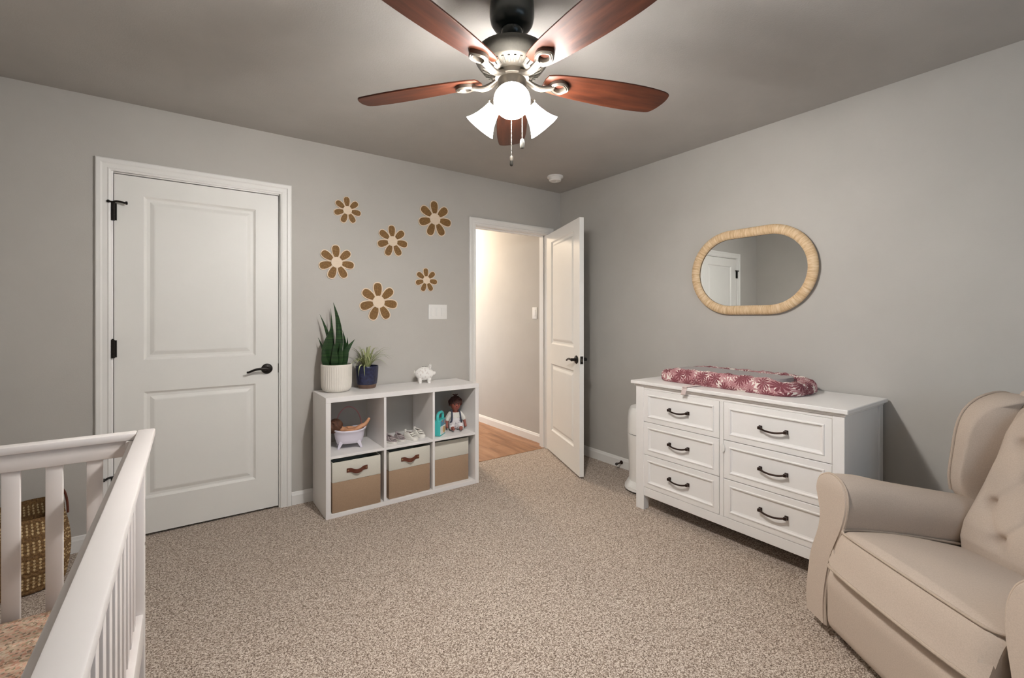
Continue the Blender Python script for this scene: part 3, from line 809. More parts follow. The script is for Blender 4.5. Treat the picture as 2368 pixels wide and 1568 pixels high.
# ================================================================== WALL FLOWERS
def petal_poly(r0, r1, hw, n=28):
    P = []
    for i in range(n):
        a = 2 * pi * i / n
        c, d = cos(a), sin(a)
        t = .5 - .5 * (abs(c) ** .9) * (1 if c > 0 else -1)     # 0 at inner, 1 at outer
        x = r0 + (r1 - r0) * t
        P.append((x, hw * (abs(d) ** .82) * (1 if d > 0 else -1) * (.70 + .42 * t)))
    return P
def flower(X, Z, R, label):
    f = thing('wall_flower', label, 'wall decor', (X, YB, Z), 0, 'woven flower wall decor')
    rot0 = radians(94)
    def fn(ang): return lambda a, b, d: (a * cos(ang) - b * sin(ang), -d, a * sin(ang) + b * cos(ang))
    for k in range(7):
        a = rot0 + 2 * pi * k / 7
        MB().prism(petal_poly(.16 * R, R, .262 * R), .001, .008, fn(a)).build('petal_rim', 'pale_wood', f, .0008, 1)
        MB().prism(petal_poly(.26 * R, .95 * R, .212 * R), .007, .0092, fn(a)).build('petal', 'cane', f)
    MB().lathe([(0, 0), (.31 * R, 0), (.31 * R, .008), (.30 * R, .0098), (0, .0098)], 32, T(0, -.0012, 0) @ Matrix.Rotation(pi / 2, 4, 'X')).build('flower_centre', 'pale_wood', f)
    return f
flower(.930, 2.015, .0985, 'small woven seven-petal flower hung above all the wall decor beside the closet')
flower(.856, 1.639, .125, 'woven seven-petal flower directly above the snake plant')
flower(1.262, 1.827, .123, 'woven flower hung in the middle of the cluster')
flower(1.614, 2.038, .148, 'large woven flower nearest the hall doorway casing')
flower(1.539, 1.546, .097, 'small woven flower right above the switch plate')
flower(1.156, 1.367, .147, 'large woven flower above the spider plant, lowest of the cluster')

# ================================================================== SWITCH PLATES
def switch_plate(name, label, loc, rz, gangs, w_, h_):
    s = thing(name, label, 'light switch', loc, rz)
    MB().box(-w_ / 2, w_ / 2, -.006, 0, -h_ / 2, h_ / 2).build('cover_plate', 'white_plastic', s, .002, 2)
    for g in range(gangs):
        x = (g - (gangs - 1) / 2) * .046
        r = MB(); r.box(x - .0165, x + .0165, -.0085, -.005, -.033, .033); r.build('rocker', 'white_plastic', s, .0015, 2)
    return s
switch_plate('light_switch', 'white three-gang rocker switch plate beside the hall doorway', (1.64, YB, 1.295), 0, 3, .163, .117)
switch_plate('light_switch', 'single white rocker switch on the hallway wall beyond the open door', (HX1, 3.617, 1.295), -pi / 2, 1, .074, .117)
# wall door stop
ds = thing('door_stop', 'bronze spring door stop on the baseboard behind the door', 'door stop', (XR - BT, 2.55, .048))
MB().lathe([(0, 0), (.016, 0), (.014, .006), (.007, .01), (.0055, .05)], 16, axis_mat((0, 0, 0), (-1, 0, -.05))).build('stop_base', 'bronze', ds)
MB().lathe([(.0055, .048), (.01, .05), (.011, .066), (.008, .07), (0, .07)], 16, axis_mat((0, 0, 0), (-1, 0, -.05))).build('stop_tip', 'rubber', ds)

# ================================================================== MIRROR
mr = thing('wall_mirror', 'pill-shaped wall mirror in a rattan-wrapped frame above the dresser', 'mirror', (XR, 1.4955, 1.5485))
def pill(hw, hh, n):
    r = hh; s = hw - hh; per = 4 * s + 2 * pi * r; out = []
    for i in range(n):
        d = per * i / n
        if d < 2 * s: out.append((-s + d, r, 0, 1))
        elif d < 2 * s + pi * r: a = (d - 2 * s) / r; out.append((s + r * sin(a), r * cos(a), sin(a), cos(a)))
        elif d < 4 * s + pi * r: q = d - 2 * s - pi * r; out.append((s - q, -r, 0, -1))
        else: a = (d - 4 * s - pi * r) / r; out.append((-s - r * sin(a), -r * cos(a), -sin(a), -cos(a)))
    return out
NS = 420
pa = pill(.371, .249, NS)
m = MB()
def frame_pt(u, v):
    i = round(u * NS) % NS; y, z, ny, nz = pa[i]
    a = 2 * pi * v; k = 1.0 + (.03 if i % 2 else 0)
    du = .029 * cos(a) * (1 if abs(cos(a)) < .99 else 1) * k; dx = .019 * sin(a) * k
    return (-.021 - dx, y + ny * du, z + nz * du)
m.grid(frame_pt, NS, 14, cu=True, cv=True); m.build('frame', 'rattan', mr, angle=50)
g = MB(); pb = pill(.345, .223, 96); n = len(g.v)
for y, z, a, b in pb: g.v.append((-.017, y, z))
for y, z, a, b in pb: g.v.append((-.004, y, z))
g.face(list(range(96))); g.face([96 + i for i in range(96)][::-1])
for i in range(96): j = (i + 1) % 96; g.face([i, j, 96 + j, 96 + i])
g.build('mirror_glass', 'mirror', mr, smooth=False)
pc = pill(.344, .222, 160)
MB().tube([(-.019, y, z) for y, z, a, b in pc], .0028, 8, closed=True).build('inner_bead', 'bronze', mr)

# ================================================================== DRESSER
DXF, DXB, DY0, DY1, DZ = 2.420, 2.932, .803, 1.978, .837
dr = thing('dresser', 'white six-drawer dresser with dark bronze pulls', 'dresser', (DXF, DY0, 0))
dw, dd = DY1 - DY0, DXB - DXF
def dpart(n, x0, x1, y0, y1, z0, z1, b=.0015): return MB().box(x0, x1, y0, y1, z0, z1).build(n, 'white', dr, b, 1)
dpart('top_panel', -.022, dd, -.02, dw + .028, DZ - .021, DZ, .003)
dpart('top_moulding', -.008, dd - .01, -.007, dw + .008, DZ - .034, DZ - .0215, .003)
for y0 in (0, dw - .064):
    pass
dpart('leg', 0, .05, dw - .062, dw, 0, DZ - .034); dpart('leg', 0, .05, 0, .048, 0, DZ - .034)
dpart('leg', dd - .05, dd, dw - .05, dw, 0, DZ - .034); dpart('leg', dd - .05, dd, 0, .05, 0, DZ - .034)
dpart('side_panel', .05, dd - .05, .008, .026, .09, DZ - .034); dpart('side_panel', .05, dd - .05, dw - .026, dw - .008, .09, DZ - .034)
dpart('back_panel', dd - .02, dd - .008, .05, dw - .05, .09, DZ - .034)
dpart('bottom_rail', .003, .03, .048, dw - .062, .093, .147); dpart('top_rail', .003, .03, .048, dw - .062, .785, DZ - .034)
dpart('centre_stile', .003, .03, .573, .596, .147, .785)
dpart('inner_carcass', .032, dd - .03, .03, dw - .03, .10, .112)
MB().box(.034, .05, .048, dw - .062, .147, .785).build('drawer_backing', 'dark', dr)
def drawer_front(y0, y1, z0, z1):
    m = MB(); W_, H_ = y1 - y0, z1 - z0
    rings = [(0, .0), (.002, -.002), (.030, -.002), (.033, -.006), (.038, -.006), (.043, .001), (.050, .0035)]
    n0 = len(m.v); m.v += [(.03, -W_ / 2, -H_ / 2), (.03, W_ / 2, -H_ / 2), (.03, W_ / 2, H_ / 2), (.03, -W_ / 2, H_ / 2)]
    m.face([0, 1, 2, 3]); prev = 0
    for ins, x in rings:
        n = len(m.v); a, b = W_ / 2 - ins, H_ / 2 - ins
        m.v += [(x, -a, -b), (x, a, -b), (x, a, b), (x, -a, b)]
        for i in range(4): m.face([prev + i, prev + (i + 1) % 4, n + (i + 1) % 4, n + i])
        prev = n
    m.face([prev, prev + 1, prev + 2, prev + 3])
    o = m.build('drawer', 'white', dr, angle=12, loc=(.004, (y0 + y1) / 2, (z0 + z1) / 2))
    h = MB(); hw = .063
    for s in (-1, 1):
        h.box(-.022, .0035, s * hw - .0065, s * hw + .0065, -.006, .009)
        h.box(-.004, .0035, s * hw - .008, s * hw + .008, -.0085, .0115)
    pts = spline([(-.017, -hw, .002), (-.024, -hw * .5, -.006), (-.026, 0, -.0085), (-.024, hw * .5, -.006), (-.017, hw, .002)], 6)
    h.tube(pts, .0052, 8)
    h.build('handle', 'bronze', o, .0012, 1)
    return o
rows = [(.149, .3595), (.3625, .5725), (.5755, .784)]
for z0, z1 in rows[::-1]:
    drawer_front(.598, 1.115, z0, z1); drawer_front(.0495, .5715, z0, z1)
MB().lathe([(0, -.004), (.012, -.004), (.012, .004), (0, .004)], 16, T(-.003, .5735, .53) @ Matrix.Rotation(pi / 2, 4, 'Y') @ Matrix.Diagonal((2.0, 1, 1, 1))).build('child_lock', 'white_plastic', dr)

# changing pad
cp = thing('changing_pad', 'contoured changing pad in a mauve floral cover on the dresser', 'changing pad', (2.70, 1.480, DZ + .0005), radians(-1))
def rrect(hx, hy, r, n):
    out = []; seg = [(hx - r, hy - r, 0), (-(hx - r), hy - r, pi / 2), (-(hx - r), -(hy - r), pi), (hx - r, -(hy - r), 1.5 * pi)]
    per = 4 * (hx + hy - 2 * r) + 2 * pi * r
    # parametrise by arc length
    pts = []
    for cx, cy, a0 in seg:
        for k in range(13): a = a0 + pi / 2 * k / 12; pts.append(Vector((cx + r * cos(a), cy + r * sin(a), 0)))
    pts.append(pts[0]); Ls = [0]
    for i in range(1, len(pts)): Ls.append(Ls[-1] + (pts[i] - pts[i - 1]).length)
    j = 0
    for i in range(n):
        d = Ls[-1] * i / n
        while Ls[j + 1] < d: j += 1
        t = (d - Ls[j]) / max(1e-9, Ls[j + 1] - Ls[j]); p = pts[j].lerp(pts[j + 1], t); tg = (pts[j + 1] - pts[j]).normalized()
        out.append((p, Vector((tg.y, -tg.x, 0))))
    return out, Ls[-1]
NP = 120
ring, per = rrect(.128, .374, .058, NP)
m = MB(); sec = [(.044, .0), (.055, .012), (.057, .035), (.053, .064), (.040, .082), (.020, .089), (.000, .086), (-.020, .079), (-.040, .074), (-.055, .072)]
prm = [0]
for i in range(1, len(sec)): prm.append(prm[-1] + sqrt((sec[i][0] - sec[i - 1][0]) ** 2 + (sec[i][1] - sec[i - 1][1]) ** 2))
def padf(u, v):
    i = round(u * NP) % NP; p, nr = ring[i]; o, z = sec[round(v * (len(sec) - 1))]
    q = p + nr * o; low = 1 - .22 * max(0, abs(p.y) / .372 - .75) / .25
    wob = .003 * sin(i * .9) + .002 * sin(i * 2.3 + 1)
    return (q.x, q.y, z * low + (wob if .02 < z else 0))
m.grid(padf, NP, len(sec) - 1, cu=True, usc=per, vsc=prm[-1]); m.build('pad_cover', 'pad_floral', cp, angle=60)
ring2, _ = rrect(.110, .332, .085, 64)
m = MB(); n = 0
def lin_(u, v):
    p, nr = ring2[round(u * 64) % 64]; s = 1 - max(0, v - .1) * .999 / .9; return (p.x * s, p.y * s, .0825 - (.03 if v < .05 else 0) - .006 * (1 - s * s) + .0015 * sin(9 * p.y * s))
m.grid(lin_, 64, 10, cu=True); m.build('pad_liner', 'grey_minky', cp, angle=60)
# strap hanging over the dresser edge
m = MB(); sp = spline([(-.165, .105, .004), (-.298, .112, .0035), (-.3045, .114, -.004), (-.306, .118, -.02), (-.304, .127, -.046)], 6)
m.grid(lambda u, v: (sp[round(v * (len(sp) - 1))].x - (.001 if u > .6 else 0), sp[round(v * (len(sp) - 1))].y + (u - .5) * .03, sp[round(v * (len(sp) - 1))].z), 4, len(sp) - 1)
o = m.build('safety_strap', 'pink_cloth', cp); sm = o.modifiers.new('thick', 'SOLIDIFY'); sm.thickness = .0016; sm.offset = 1

# ================================================================== DIAPER PAIL
dp = thing('diaper_pail', 'white plastic diaper pail tucked beside the dresser', 'diaper pail', (2.735, 2.135, 0))
def oval(prof, n=40): return MB().lathe(prof, n, Matrix.Diagonal((1.0, .92, 1, 1)))
oval([(0, .012), (.15, .012), (.168, .016), (.166, .03), (.150, .055), (.138, .075), (0, .075)]).build('base', 'white_plastic', dp)
oval([(0, 0), (.145, 0), (.15, .013), (0, .013)]).build('foot_ring', 'rubber', dp)
oval([(.134, .074), (.136, .2), (.141, .33), (.144, .405), (.140, .408), (0, .408)]).build('pail_body', 'white_plastic', dp)
oval([(0, .408), (.137, .408), (.138, .414), (0, .414)]).build('seam', 'rubber', dp)
oval([(0, .414), (.145, .414), (.1445, .43), (.143, .52), (.138, .57), (.122, .60), (.08, .612), (0, .615)]).build('lid', 'white_plastic', dp)
MB().box(-.165, -.13, -.04, .04, .03, .042).build('foot_pedal', 'white_plastic', dp, .004, 2)

# ================================================================== RECLINER
rc = thing('recliner', 'beige upholstered wingback recliner with a button-tufted back', 'armchair', (2.093, .826, 0), radians(234.15))
CW = .83                                            # symmetric about w = .415
arm_out = [(-.003, .045), (-.022, .10), (-.029, .17), (-.029, .276), (-.012, .35), (-.004, .40), (-.009, .45), (-.033, .50), (-.052, .54), (-.044, .578), (-.012, .602), (.03, .611), (.075, .600), (.108, .573), (.124, .535), (.128, .49), (.122, .44), (.110, .395), (.092, .337), (.080, .278), (.077, .163), (.085, .10), (.100, .045)]
AO = [(p.x, p.y) for p in spline([(a, b, 0) for a, b in arm_out], 3)]
def armf(side):
    def P(w_, b, z): return (w_ if side < 0 else CW - w_, b, z)
    m = MB(); NB = 12; k = len(AO)
    cxw, czw = .045, .33
    depth = [0, .006, .018, .06, .15, .25, .35, .45, .55, .62, .68, .70]
    shr = [.955, .985, 1, 1, 1, 1, 1, 1, 1, 1, .99, .96]
    for d, sc in zip(depth, shr):
        for (a, z) in AO:
            zt = z - (.085 * max(0, d - .12) / .5) * max(0, (z - .30) / .31)      # top slopes down to the back
            aa = .04 + (a - .04) * sc; zz = .33 + (zt - .33) * (1 - (1 - sc) * .35)
            m.v.append(P(aa, d + .14 * (z - .05) * (1 - min(1, d / .3)), zz))
    for i in range(len(depth) - 1):
        for j in range(k):
            j2 = (j + 1) % k; m.face([i * k + j, i * k + j2, (i + 1) * k + j2, (i + 1) * k + j])
    m.face(list(range(k))); m.face([(len(depth) - 1) * k + j for j in range(k)])
    o = m.build('arm', 'fabric', rc, angle=50)
    t = MB(); path = [P(.04 + (a - .04) * 1.0, .010 + .14 * (z - .05), .33 + (z - .33)) for a, z in AO]
    t.tube(path, .0052, 8, closed=False); t.build('piping', 'fabric_pipe', o)
    return o
armf(-1); armf(1)
# seat cushion: profile in (back, z), swept across the width
SW0, SW1 = .118, .712
prof = [(.50, .27), (.10, .285), (.02, .288), (-.002, .296), (-.004, .302), (.004, .320), (.016, .355), (.030, .392), (.043, .416), (.052, .424), (.064, .428), (.10, .428), (.20, .424), (.32, .408), (.42, .388), (.50, .37), (.56, .35), (.56, .27)]
SP = [(p.x, p.y) for p in spline([(a, b, 0) for a, b in prof], 3)]
m = MB(); NU = 22
def seatf(u, v):
    b, z = SP[round(u * (len(SP) - 1))]
    e = abs(2 * v - 1); crown = (1 - e ** 3)
    inset = max(0, (e - .9) / .1) ** 2
    wv = SW0 + (SW1 - SW0) * v
    zz = z - inset * .012 * (1 if z > .35 else -1)
    if z > .36: zz += .016 * crown * (1 if b > .06 else .3)
    bb = b - (.014 * crown if b < .06 and z > .29 else 0) + inset * .012
    return (wv, bb, zz)
m.grid(seatf, len(SP) - 1, NU, flip=True); m.face([i for i in range(len(SP))]); m.face([NU * len(SP) + i for i in range(len(SP))][::-1])
seat = m.build('seat_cushion', 'fabric', rc, angle=50)
def seat_pt(b, z, v, out=.003):
    e = abs(2 * v - 1); cr = 1 - e ** 3
    return (SW0 + .004 + (SW1 - SW0 - .008) * v, b - .014 * cr - out + .022 * max(0, (e - .93) / .07) ** 2, z + (.005 * cr if z > .36 else 0))
def top_z(b, e): return .431 - .064 * max(0, (b - .06) / .5) ** 1.5 + .008 * (1 - e ** 3)
pth = [(SW0 + .003, .54 - .45 * i / 14, top_z(.54 - .45 * i / 14, 1)) for i in range(14)]
pth += [(SW0 + .038 - .035 * cos(a), .078 - .036 * sin(a) , top_z(.06, .95) - .004) for a in [pi / 2 * i / 6 for i in range(6)]]
nn = 24
for i in range(nn + 1):
    v = i / nn; w_ = SW0 + .038 + (SW1 - SW0 - .076) * v; e = abs(2 * (w_ - SW0) / (SW1 - SW0) - 1)
    pth.append((w_, .044 - .014 * (1 - e ** 3), .4265 + .005 * (1 - e ** 3)))
full = pth + [(SW0 + SW1 - x, y, z) for x, y, z in pth[:20][::-1]]
t = MB(); t.tube(full, .0046, 8); t.build('piping', 'fabric_pipe', seat)
t = MB(); t.tube([seat_pt(-.004, .300, i / 30, .004) for i in range(31)], .0055, 8); t.build('piping', 'fabric_pipe', seat)
# footrest panel
def fpan(u, v):
    e = abs(2 * u - 1); w_ = .098 + .634 * u
    z = .048 + (.285 - .048) * v
    edge = max(0, (abs(2 * v - 1) - .8) / .2) ** 2 * .014 + max(0, (e - .93) / .07) ** 2 * .012
    return (w_, .004 + edge + .018 * max(0, v - .75) / .25 - .004 * (1 - e * e), z)
m = MB(); m.grid(fpan, 24, 14); n = len(m.v)
m.build('footrest_panel', 'fabric', rc, angle=60)
MB().box(.085, .745, .03, .66, .045, .29).build('seat_frame', 'fabric', rc, .01, 2)
MB().box(.14, .69, .10, .62, .0, .05).build('base', 'black', rc, .006, 2)
# back cushion with tufting
def spine(z):   # front surface of the back at height z: (back)
    K = [(.30, .512), (.362, .506), (.415, .500), (.472, .513), (.556, .556), (.623, .594), (.716, .640), (.808, .676), (.908, .730), (.985, .775)]
    for i in range(len(K) - 1):
        if z <= K[i + 1][0] or i == len(K) - 2:
            t = (z - K[i][0]) / (K[i + 1][0] - K[i][0]); return K[i][1] + (K[i + 1][1] - K[i][1]) * t
TUFT = []
for (z, ws) in ((.458, (.268, .415, .562)), (.561, (.185, .335, .495, .645)), (.672, (.262, .415, .568)), (.784, (.197, .335, .495, .633)), (.885, (.27, .415, .56))): 
    for a in ws: TUFT.append((a, z))
B0, B1 = .112, .718
def backf(u, v):
    w_ = B0 + (B1 - B0) * u; z = .30 + .665 * v
    e = abs(2 * u - 1); top = max(0, (v - .80) / .20)
    zz = z - .05 * top * e ** 4
    y = spine(z) - .020 * (1 - e ** 4) * (1 - top ** 3) + .045 * top ** 3 + .03 * max(0, (e - .88) / .12) ** 2
    dz = 0
    for a, b in TUFT:
        d2 = (w_ - a) ** 2 + (z - b) ** 2
        if d2 < .02: y += .026 * exp(-d2 / .00040) + .011 * exp(-d2 / .0035)
    for i, (a, b) in enumerate(TUFT):
        for (c, d) in TUFT[i + 1:]:
            L2 = (c - a) ** 2 + (d - b) ** 2
            if abs(d - b) > .05 and L2 < .024:
                t_ = max(0, min(1, ((w_ - a) * (c - a) + (z - b) * (d - b)) / L2))
                q2 = (w_ - a - t_ * (c - a)) ** 2 + (z - b - t_ * (d - b)) ** 2
                if q2 < .0012: y += .0065 * exp(-q2 / .00007)
    return (w_, y, zz)
m = MB(); NBU, NBV = 110, 120
b0, mu, mv = m.grid(backf, NBU, NBV)
# rim back to the shell
n = len(m.v)
edge = [j * mu for j in range(mv)] + [(mv - 1) * mu + i for i in range(1, mu)] + [j * mu + mu - 1 for j in range(mv - 2, -1, -1)]
for i in edge: x, y, z = m.v[i]; m.v.append((x, y + .07, z))
for k in range(len(edge) - 1): m.face([edge[k], edge[k + 1], n + k + 1, n + k])
bk = m.build('backrest', 'fabric', rc, angle=60)
for a, b in TUFT:
    u = (a - B0) / (B1 - B0); v = (b - .30) / .665; p = backf(u, v)
    MB().sphere((p[0], p[1] - .001, p[2]), .0085, 12, 8, (1, .5, 1)).build('button', 'fabric_pipe', bk)
# outer back shell
sh_p = [(.60, .10), (.62, .30), (.655, .56), (.72, .80), (.775, .93), (.80, .965), (.83, .965), (.84, .93), (.80, .70), (.745, .40), (.70, .10)]
m = MB(); m.prism(sh_p, .07, CW - .07, lambda a, b, d: (d, a, b)); m.build('back_shell', 'fabric', rc, .012, 3)
# wings
WO = [(.606, .535), (.600, .60), (.612, .70), (.628, .80), (.655, .868), (.700, .915), (.752, .940), (.805, .945), (.845, .93), (.845, .88), (.80, .70), (.76, .56), (.70, .50), (.64, .49)]
WOs = [(p.x, p.y) for p in spline([(a, b, 0) for a, b in WO + [WO[0]]], 4)][:-1]
def wing(side):
    def P(w_, b, z): return (w_ if side < 0 else CW - w_, b, z)
    m = MB(); k = len(WOs)
    wl = [(-.008, .90), (-.002, .965), (.012, 1.0), (.05, 1.005), (.085, 1.0), (.105, .975), (.118, .92)]
    cb, cz = .72, .72
    for w_, sc in wl:
        for b, z in WOs:
            kk = max(0, min(1, (b - .60) / .15))           # thin at the front edge, thicker towards the back
            wq = w_ if w_ < .03 else .03 + (w_ - .03) * (.25 + .80 * kk)
            m.v.append(P(wq - .018 * (1 - kk), cb + (b - cb) * sc, cz + (z - cz) * sc))
    for i in range(len(wl) - 1):
        for j in range(k): j2 = (j + 1) % k; m.face([i * k + j, i * k + j2, (i + 1) * k + j2, (i + 1) * k + j])
    m.face(list(range(k))); m.face([(len(wl) - 1) * k + j for j in range(k)])
    o = m.build('wing', 'fabric', rc, angle=55)
    t = MB(); pth = [P(.000 - .018 * (1 - max(0, min(1, (b - .60) / .15))), cb + (b - cb) * .995, cz + (z - cz) * .995) for b, z in WOs[:32]]
    t.tube(pth, .0052, 8); t.build('piping', 'fabric_pipe', o)
wing(-1); wing(1)

# ================================================================== CRIB
CX1, CX0, CY1, CY0, CZ = -.107, -.800, 1.838, .47, .90
cr = thing('crib', 'white wooden crib with slatted sides', 'crib', ((CX0 + CX1) / 2, (CY0 + CY1) / 2, 0))
cxm, cym = (CX0 + CX1) / 2, (CY0 + CY1) / 2
def cbox(n, x0, x1, y0, y1, z0, z1, b=.003): return MB().box(x0 - cxm, x1 - cxm, y0 - cym, y1 - cym, z0, z1).build(n, 'crib_white', cr, b, 2)
PT = .045
for x0 in (CX0, CX1 - PT):
    for y0 in (CY0, CY1 - PT):
        p = cbox('post', x0, x0 + PT, y0, y0 + PT, 0, CZ - .022)
        if x0 > CX0 + .1 and y0 > CY0 + .1:
            for z in (.55, .395):
                MB().lathe([(0, -.001), (.005, -.001), (.005, .0006), (.003, .0008), (0, .0002)], 12, T(CX1 - cxm, y0 + .022 - cym, z) @ Matrix.Rotation(pi / 2, 4, 'Y')).build('bolt', 'nickel', p)
# top rails: long sides run through, ends butt into them
def cap_rail(n, x0, x1, y0, y1, lo): return cbox(n, x0, x1, y0, y1, CZ - .022, CZ, .004)
cap_rail('top_rail', CX1 - .020, CX1 + .024, CY0 - .01, CY1 + .012, 0); cap_rail('top_rail', CX0 - .02, CX0 + .024, CY0 - .01, CY1 + .012, 0)
cap_rail('end_rail', CX0 + .0245, CX1 - .0205, CY1 - .036, CY1 + .008, 0); cap_rail('end_rail', CX0 + .0245, CX1 - .0205, CY0 - .006, CY0 + .036, 0)
for y in (CY1 - .030, CY0 + .008): cbox('end_upper_rail', CX0 + PT, CX1 - PT, y, y + .022, CZ - .070, CZ - .022)
for x in (CX1 - .036, CX0 + .012): cbox('side_upper_rail', x, x + .024, CY0 + PT, CY1 - PT, CZ - .070, CZ - .022)
for y in (CY1 - .032, CY0 + .008): cbox('end_lower_rail', CX0 + PT, CX1 - PT, y, y + .024, .24, .34)
for x in (CX1 - .026, CX0 + .003): cbox('side_lower_rail', x, x + .024, CY0 + PT, CY1 - PT, .25, .345)
x = -.205
while x > CX0 + PT + .04:
    for y in (CY1 - .026, CY0 + .012): cbox('slat', x - .036, x, y, y + .014, .335, CZ - .069, .002)
    x -= .0855
y = CY1 - PT - .052
while y > CY0 + PT + .02:
    for xx in (CX1 - .031, CX0 + .012): cbox('slat', xx, xx + .014, y - .036, y, .340, CZ - .069, .002)
    y -= .0855
cbox('mattress_support', CX0 + PT, CX1 - PT, CY0 + PT, CY1 - PT, .27, .285)
mt_ = thing('crib_mattress', 'crib mattress in a blush floral fitted sheet', 'mattress', (cxm, cym, .2855))
def mat_f(u, v): pass
m = MB(); hx, hy = (CX1 - CX0) / 2 - PT - .002, (CY1 - CY0) / 2 - .045
m.box(-hx, hx, -hy, hy, 0, .155); m.build('fitted_sheet', 'sheet', mt_, .028, 4)

# ================================================================== BASKET
bk_ = thing('woven_basket', 'seagrass basket with a loop handle standing behind the crib', 'basket', (-.655, 3.085, 0), radians(10))
m = MB()
def bas(u, v):
    a = 2 * pi * u; s = v
    se = (abs(cos(a)) ** 2.8 + abs(sin(a)) ** 2.8) ** (-1 / 2.8)
    r = (.165 + .02 * sin(pi * min(1, s * 1.1)) - .006 * s) * se
    r += .0035 * sin(46 * a + 0) * sin(17 * pi * 2 * s) + .004 * abs(sin(17 * pi * s))
    return (r * cos(a), r * sin(a), .004 + .335 * s + .008 * sin(2 * a) * s)
m.grid(bas, 276, 68, cu=True)
m.grid(lambda u, v: (bas(u, 1 - v)[0] * .955, bas(u, 1 - v)[1] * .955, bas(u, 1 - v)[2] + .001), 276, 34, cu=True)
n = len(m.v); m.v.append((0, 0, .006)); 
for i in range(276): m.face([i, (i + 1) % 276, n])
m.build('basket_wall', 'basket', bk_, angle=80)
for a0 in (-.55, pi - .55):
    c_, s_ = cos(a0), sin(a0)
    loop = [( .172 * c_ - s_ * .055 * cos(t) , .172 * s_ + c_ * .055 * cos(t), .30 + .135 * sin(t)) for t in [pi * i / 16 for i in range(17)]]
    MB().tube(loop, .0048, 8).build('handle', 'leather', bk_)

# ================================================================== TOYS AND SHOES ON THE MIDDLE SHELF
SZ = .3855
def skin_body(name, verts, edges, mat, parent, sub=2):
    me = bpy.data.meshes.new(name); me.from_pydata([v[:3] for v in verts], edges, [])
    o = bpy.data.objects.new(name, me); COL.objects.link(o); o.parent = parent
    sk = o.modifiers.new('skin', 'SKIN'); sk.use_smooth_shade = True
    lay = me.skin_vertices[0] if me.skin_vertices else None
    if lay is None:
        bm = bmesh.new(); bm.from_mesh(me); bm.verts.layers.skin.verify(); bm.to_mesh(me); bm.free(); lay = me.skin_vertices[0]
    for i, v in enumerate(verts):
        r = v[3] if isinstance(v[3], tuple) else (v[3], v[3])
        lay.data[i].radius = r; lay.data[i].use_root = (i == 0)
    ss = o.modifiers.new('sub', 'SUBSURF'); ss.levels = sub; ss.render_levels = sub
    me.materials.append(M[mat]); return o

# toy bathtub
tb = thing('toy_bathtub', 'white doll bathtub on legs in the open cube', 'toy bathtub', (.888, 3.128, SZ), radians(-12))
def tubf(u, v):
    pr = [(.74, .030), (.82, .032), (.90, .055), (.96, .085), (1.0, .103), (1.08, .108), (1.09, .116), (1.04, .119), (.98, .116), (.93, .09), (.84, .055), (.3, .045), (.0, .045)]
    r, z = pr[round(v * (len(pr) - 1))]; a = 2 * pi * u
    se = (abs(cos(a)) ** 2.6 + abs(sin(a)) ** 2.6) ** (-1 / 2.6)
    return (.098 * r * se * cos(a), .072 * r * se * sin(a), z + (.012 * (cos(a)) ** 2 if z > .1 else 0))
m = MB(); b, mu, mv = m.grid(tubf, 40, 12, cu=True); m.face([i for i in range(40)][::-1]); m.build('tub', 'lavender', tb, angle=60)
for sx in (-1, 1):
    for sy in (-1, 1):
        MB().prism([(-.016, .05), (.014, .05), (.010, 0), (-.004, 0)], -.007, .007, lambda a, b_, d, sx=sx, sy=sy: (sx * (.052 + a * 1.0 + (.05 - b_) * .35), sy * (.048) + d, b_)).build('leg', 'lavender', tb, .002, 2)
arch = [(-.085 * cos(t), .062 , .105 + .150 * sin(t)) for t in [pi * i / 20 for i in range(21)]]
MB().tube(arch, .0042, 8).build('toy_bar', 'pink', tb)
# doll lying in it
dl = thing('bath_doll', 'brown-haired baby doll lying in the toy bathtub', 'doll', (.898, 3.122, SZ + .046), radians(-12))
dl.scale = (1.12, 1.12, 1.12)
V = [(-.005, 0, .040, .030), (-.035, 0, .052, .030), (-.052, 0, .064, .016), (-.068, 0, .074, .030), (-.092, 0, .082, .036), (-.108, 0, .084, .024),
     (-.030, -.032, .060, .013), (-.005, -.046, .060, .0115), (.025, -.042, .052, .010), (.040, -.040, .048, .008),
     (-.030, .032, .062, .013), (.000, .040, .062, .011), (.028, .034, .058, .009),
     (.022, -.016, .048, .020), (.050, -.018, .076, .0155), (.078, -.012, .086, .012), (.100, -.008, .112, .010), (.104, -.010, .124, .009),
     (.022, .016, .048, .020), (.052, .020, .066, .015), (.080, .020, .074, .012), (.096, .018, .096, .010), (.098, .016, .108, .009)]
Eg = [(0, 1), (1, 2), (2, 3), (3, 4), (4, 5), (1, 6), (6, 7), (7, 8), (8, 9), (1, 10), (10, 11), (11, 12), (0, 13), (13, 14), (14, 15), (15, 16), (16, 17), (0, 18), (18, 19), (19, 20), (20, 21), (21, 22)]
skin_body('doll_body', V, Eg, 'skin_lt', dl)
m = MB()
def hairf(u, v):
    a = 2 * pi * u; b = pi * v * .62; r = .043 + .004 * sin(9 * a + 5 * v) * sin(pi * v) + .002 * sin(23 * a)
    return Vector((r * sin(b) * cos(a), r * sin(b) * sin(a), r * cos(b)))
mt = axis_mat((-.088, 0, .086), (-.6, -.25, .75))
m.grid(lambda u, v: mt @ hairf(u, v), 40, 12, cu=True); m.build('hair', 'hair', dl, angle=80)

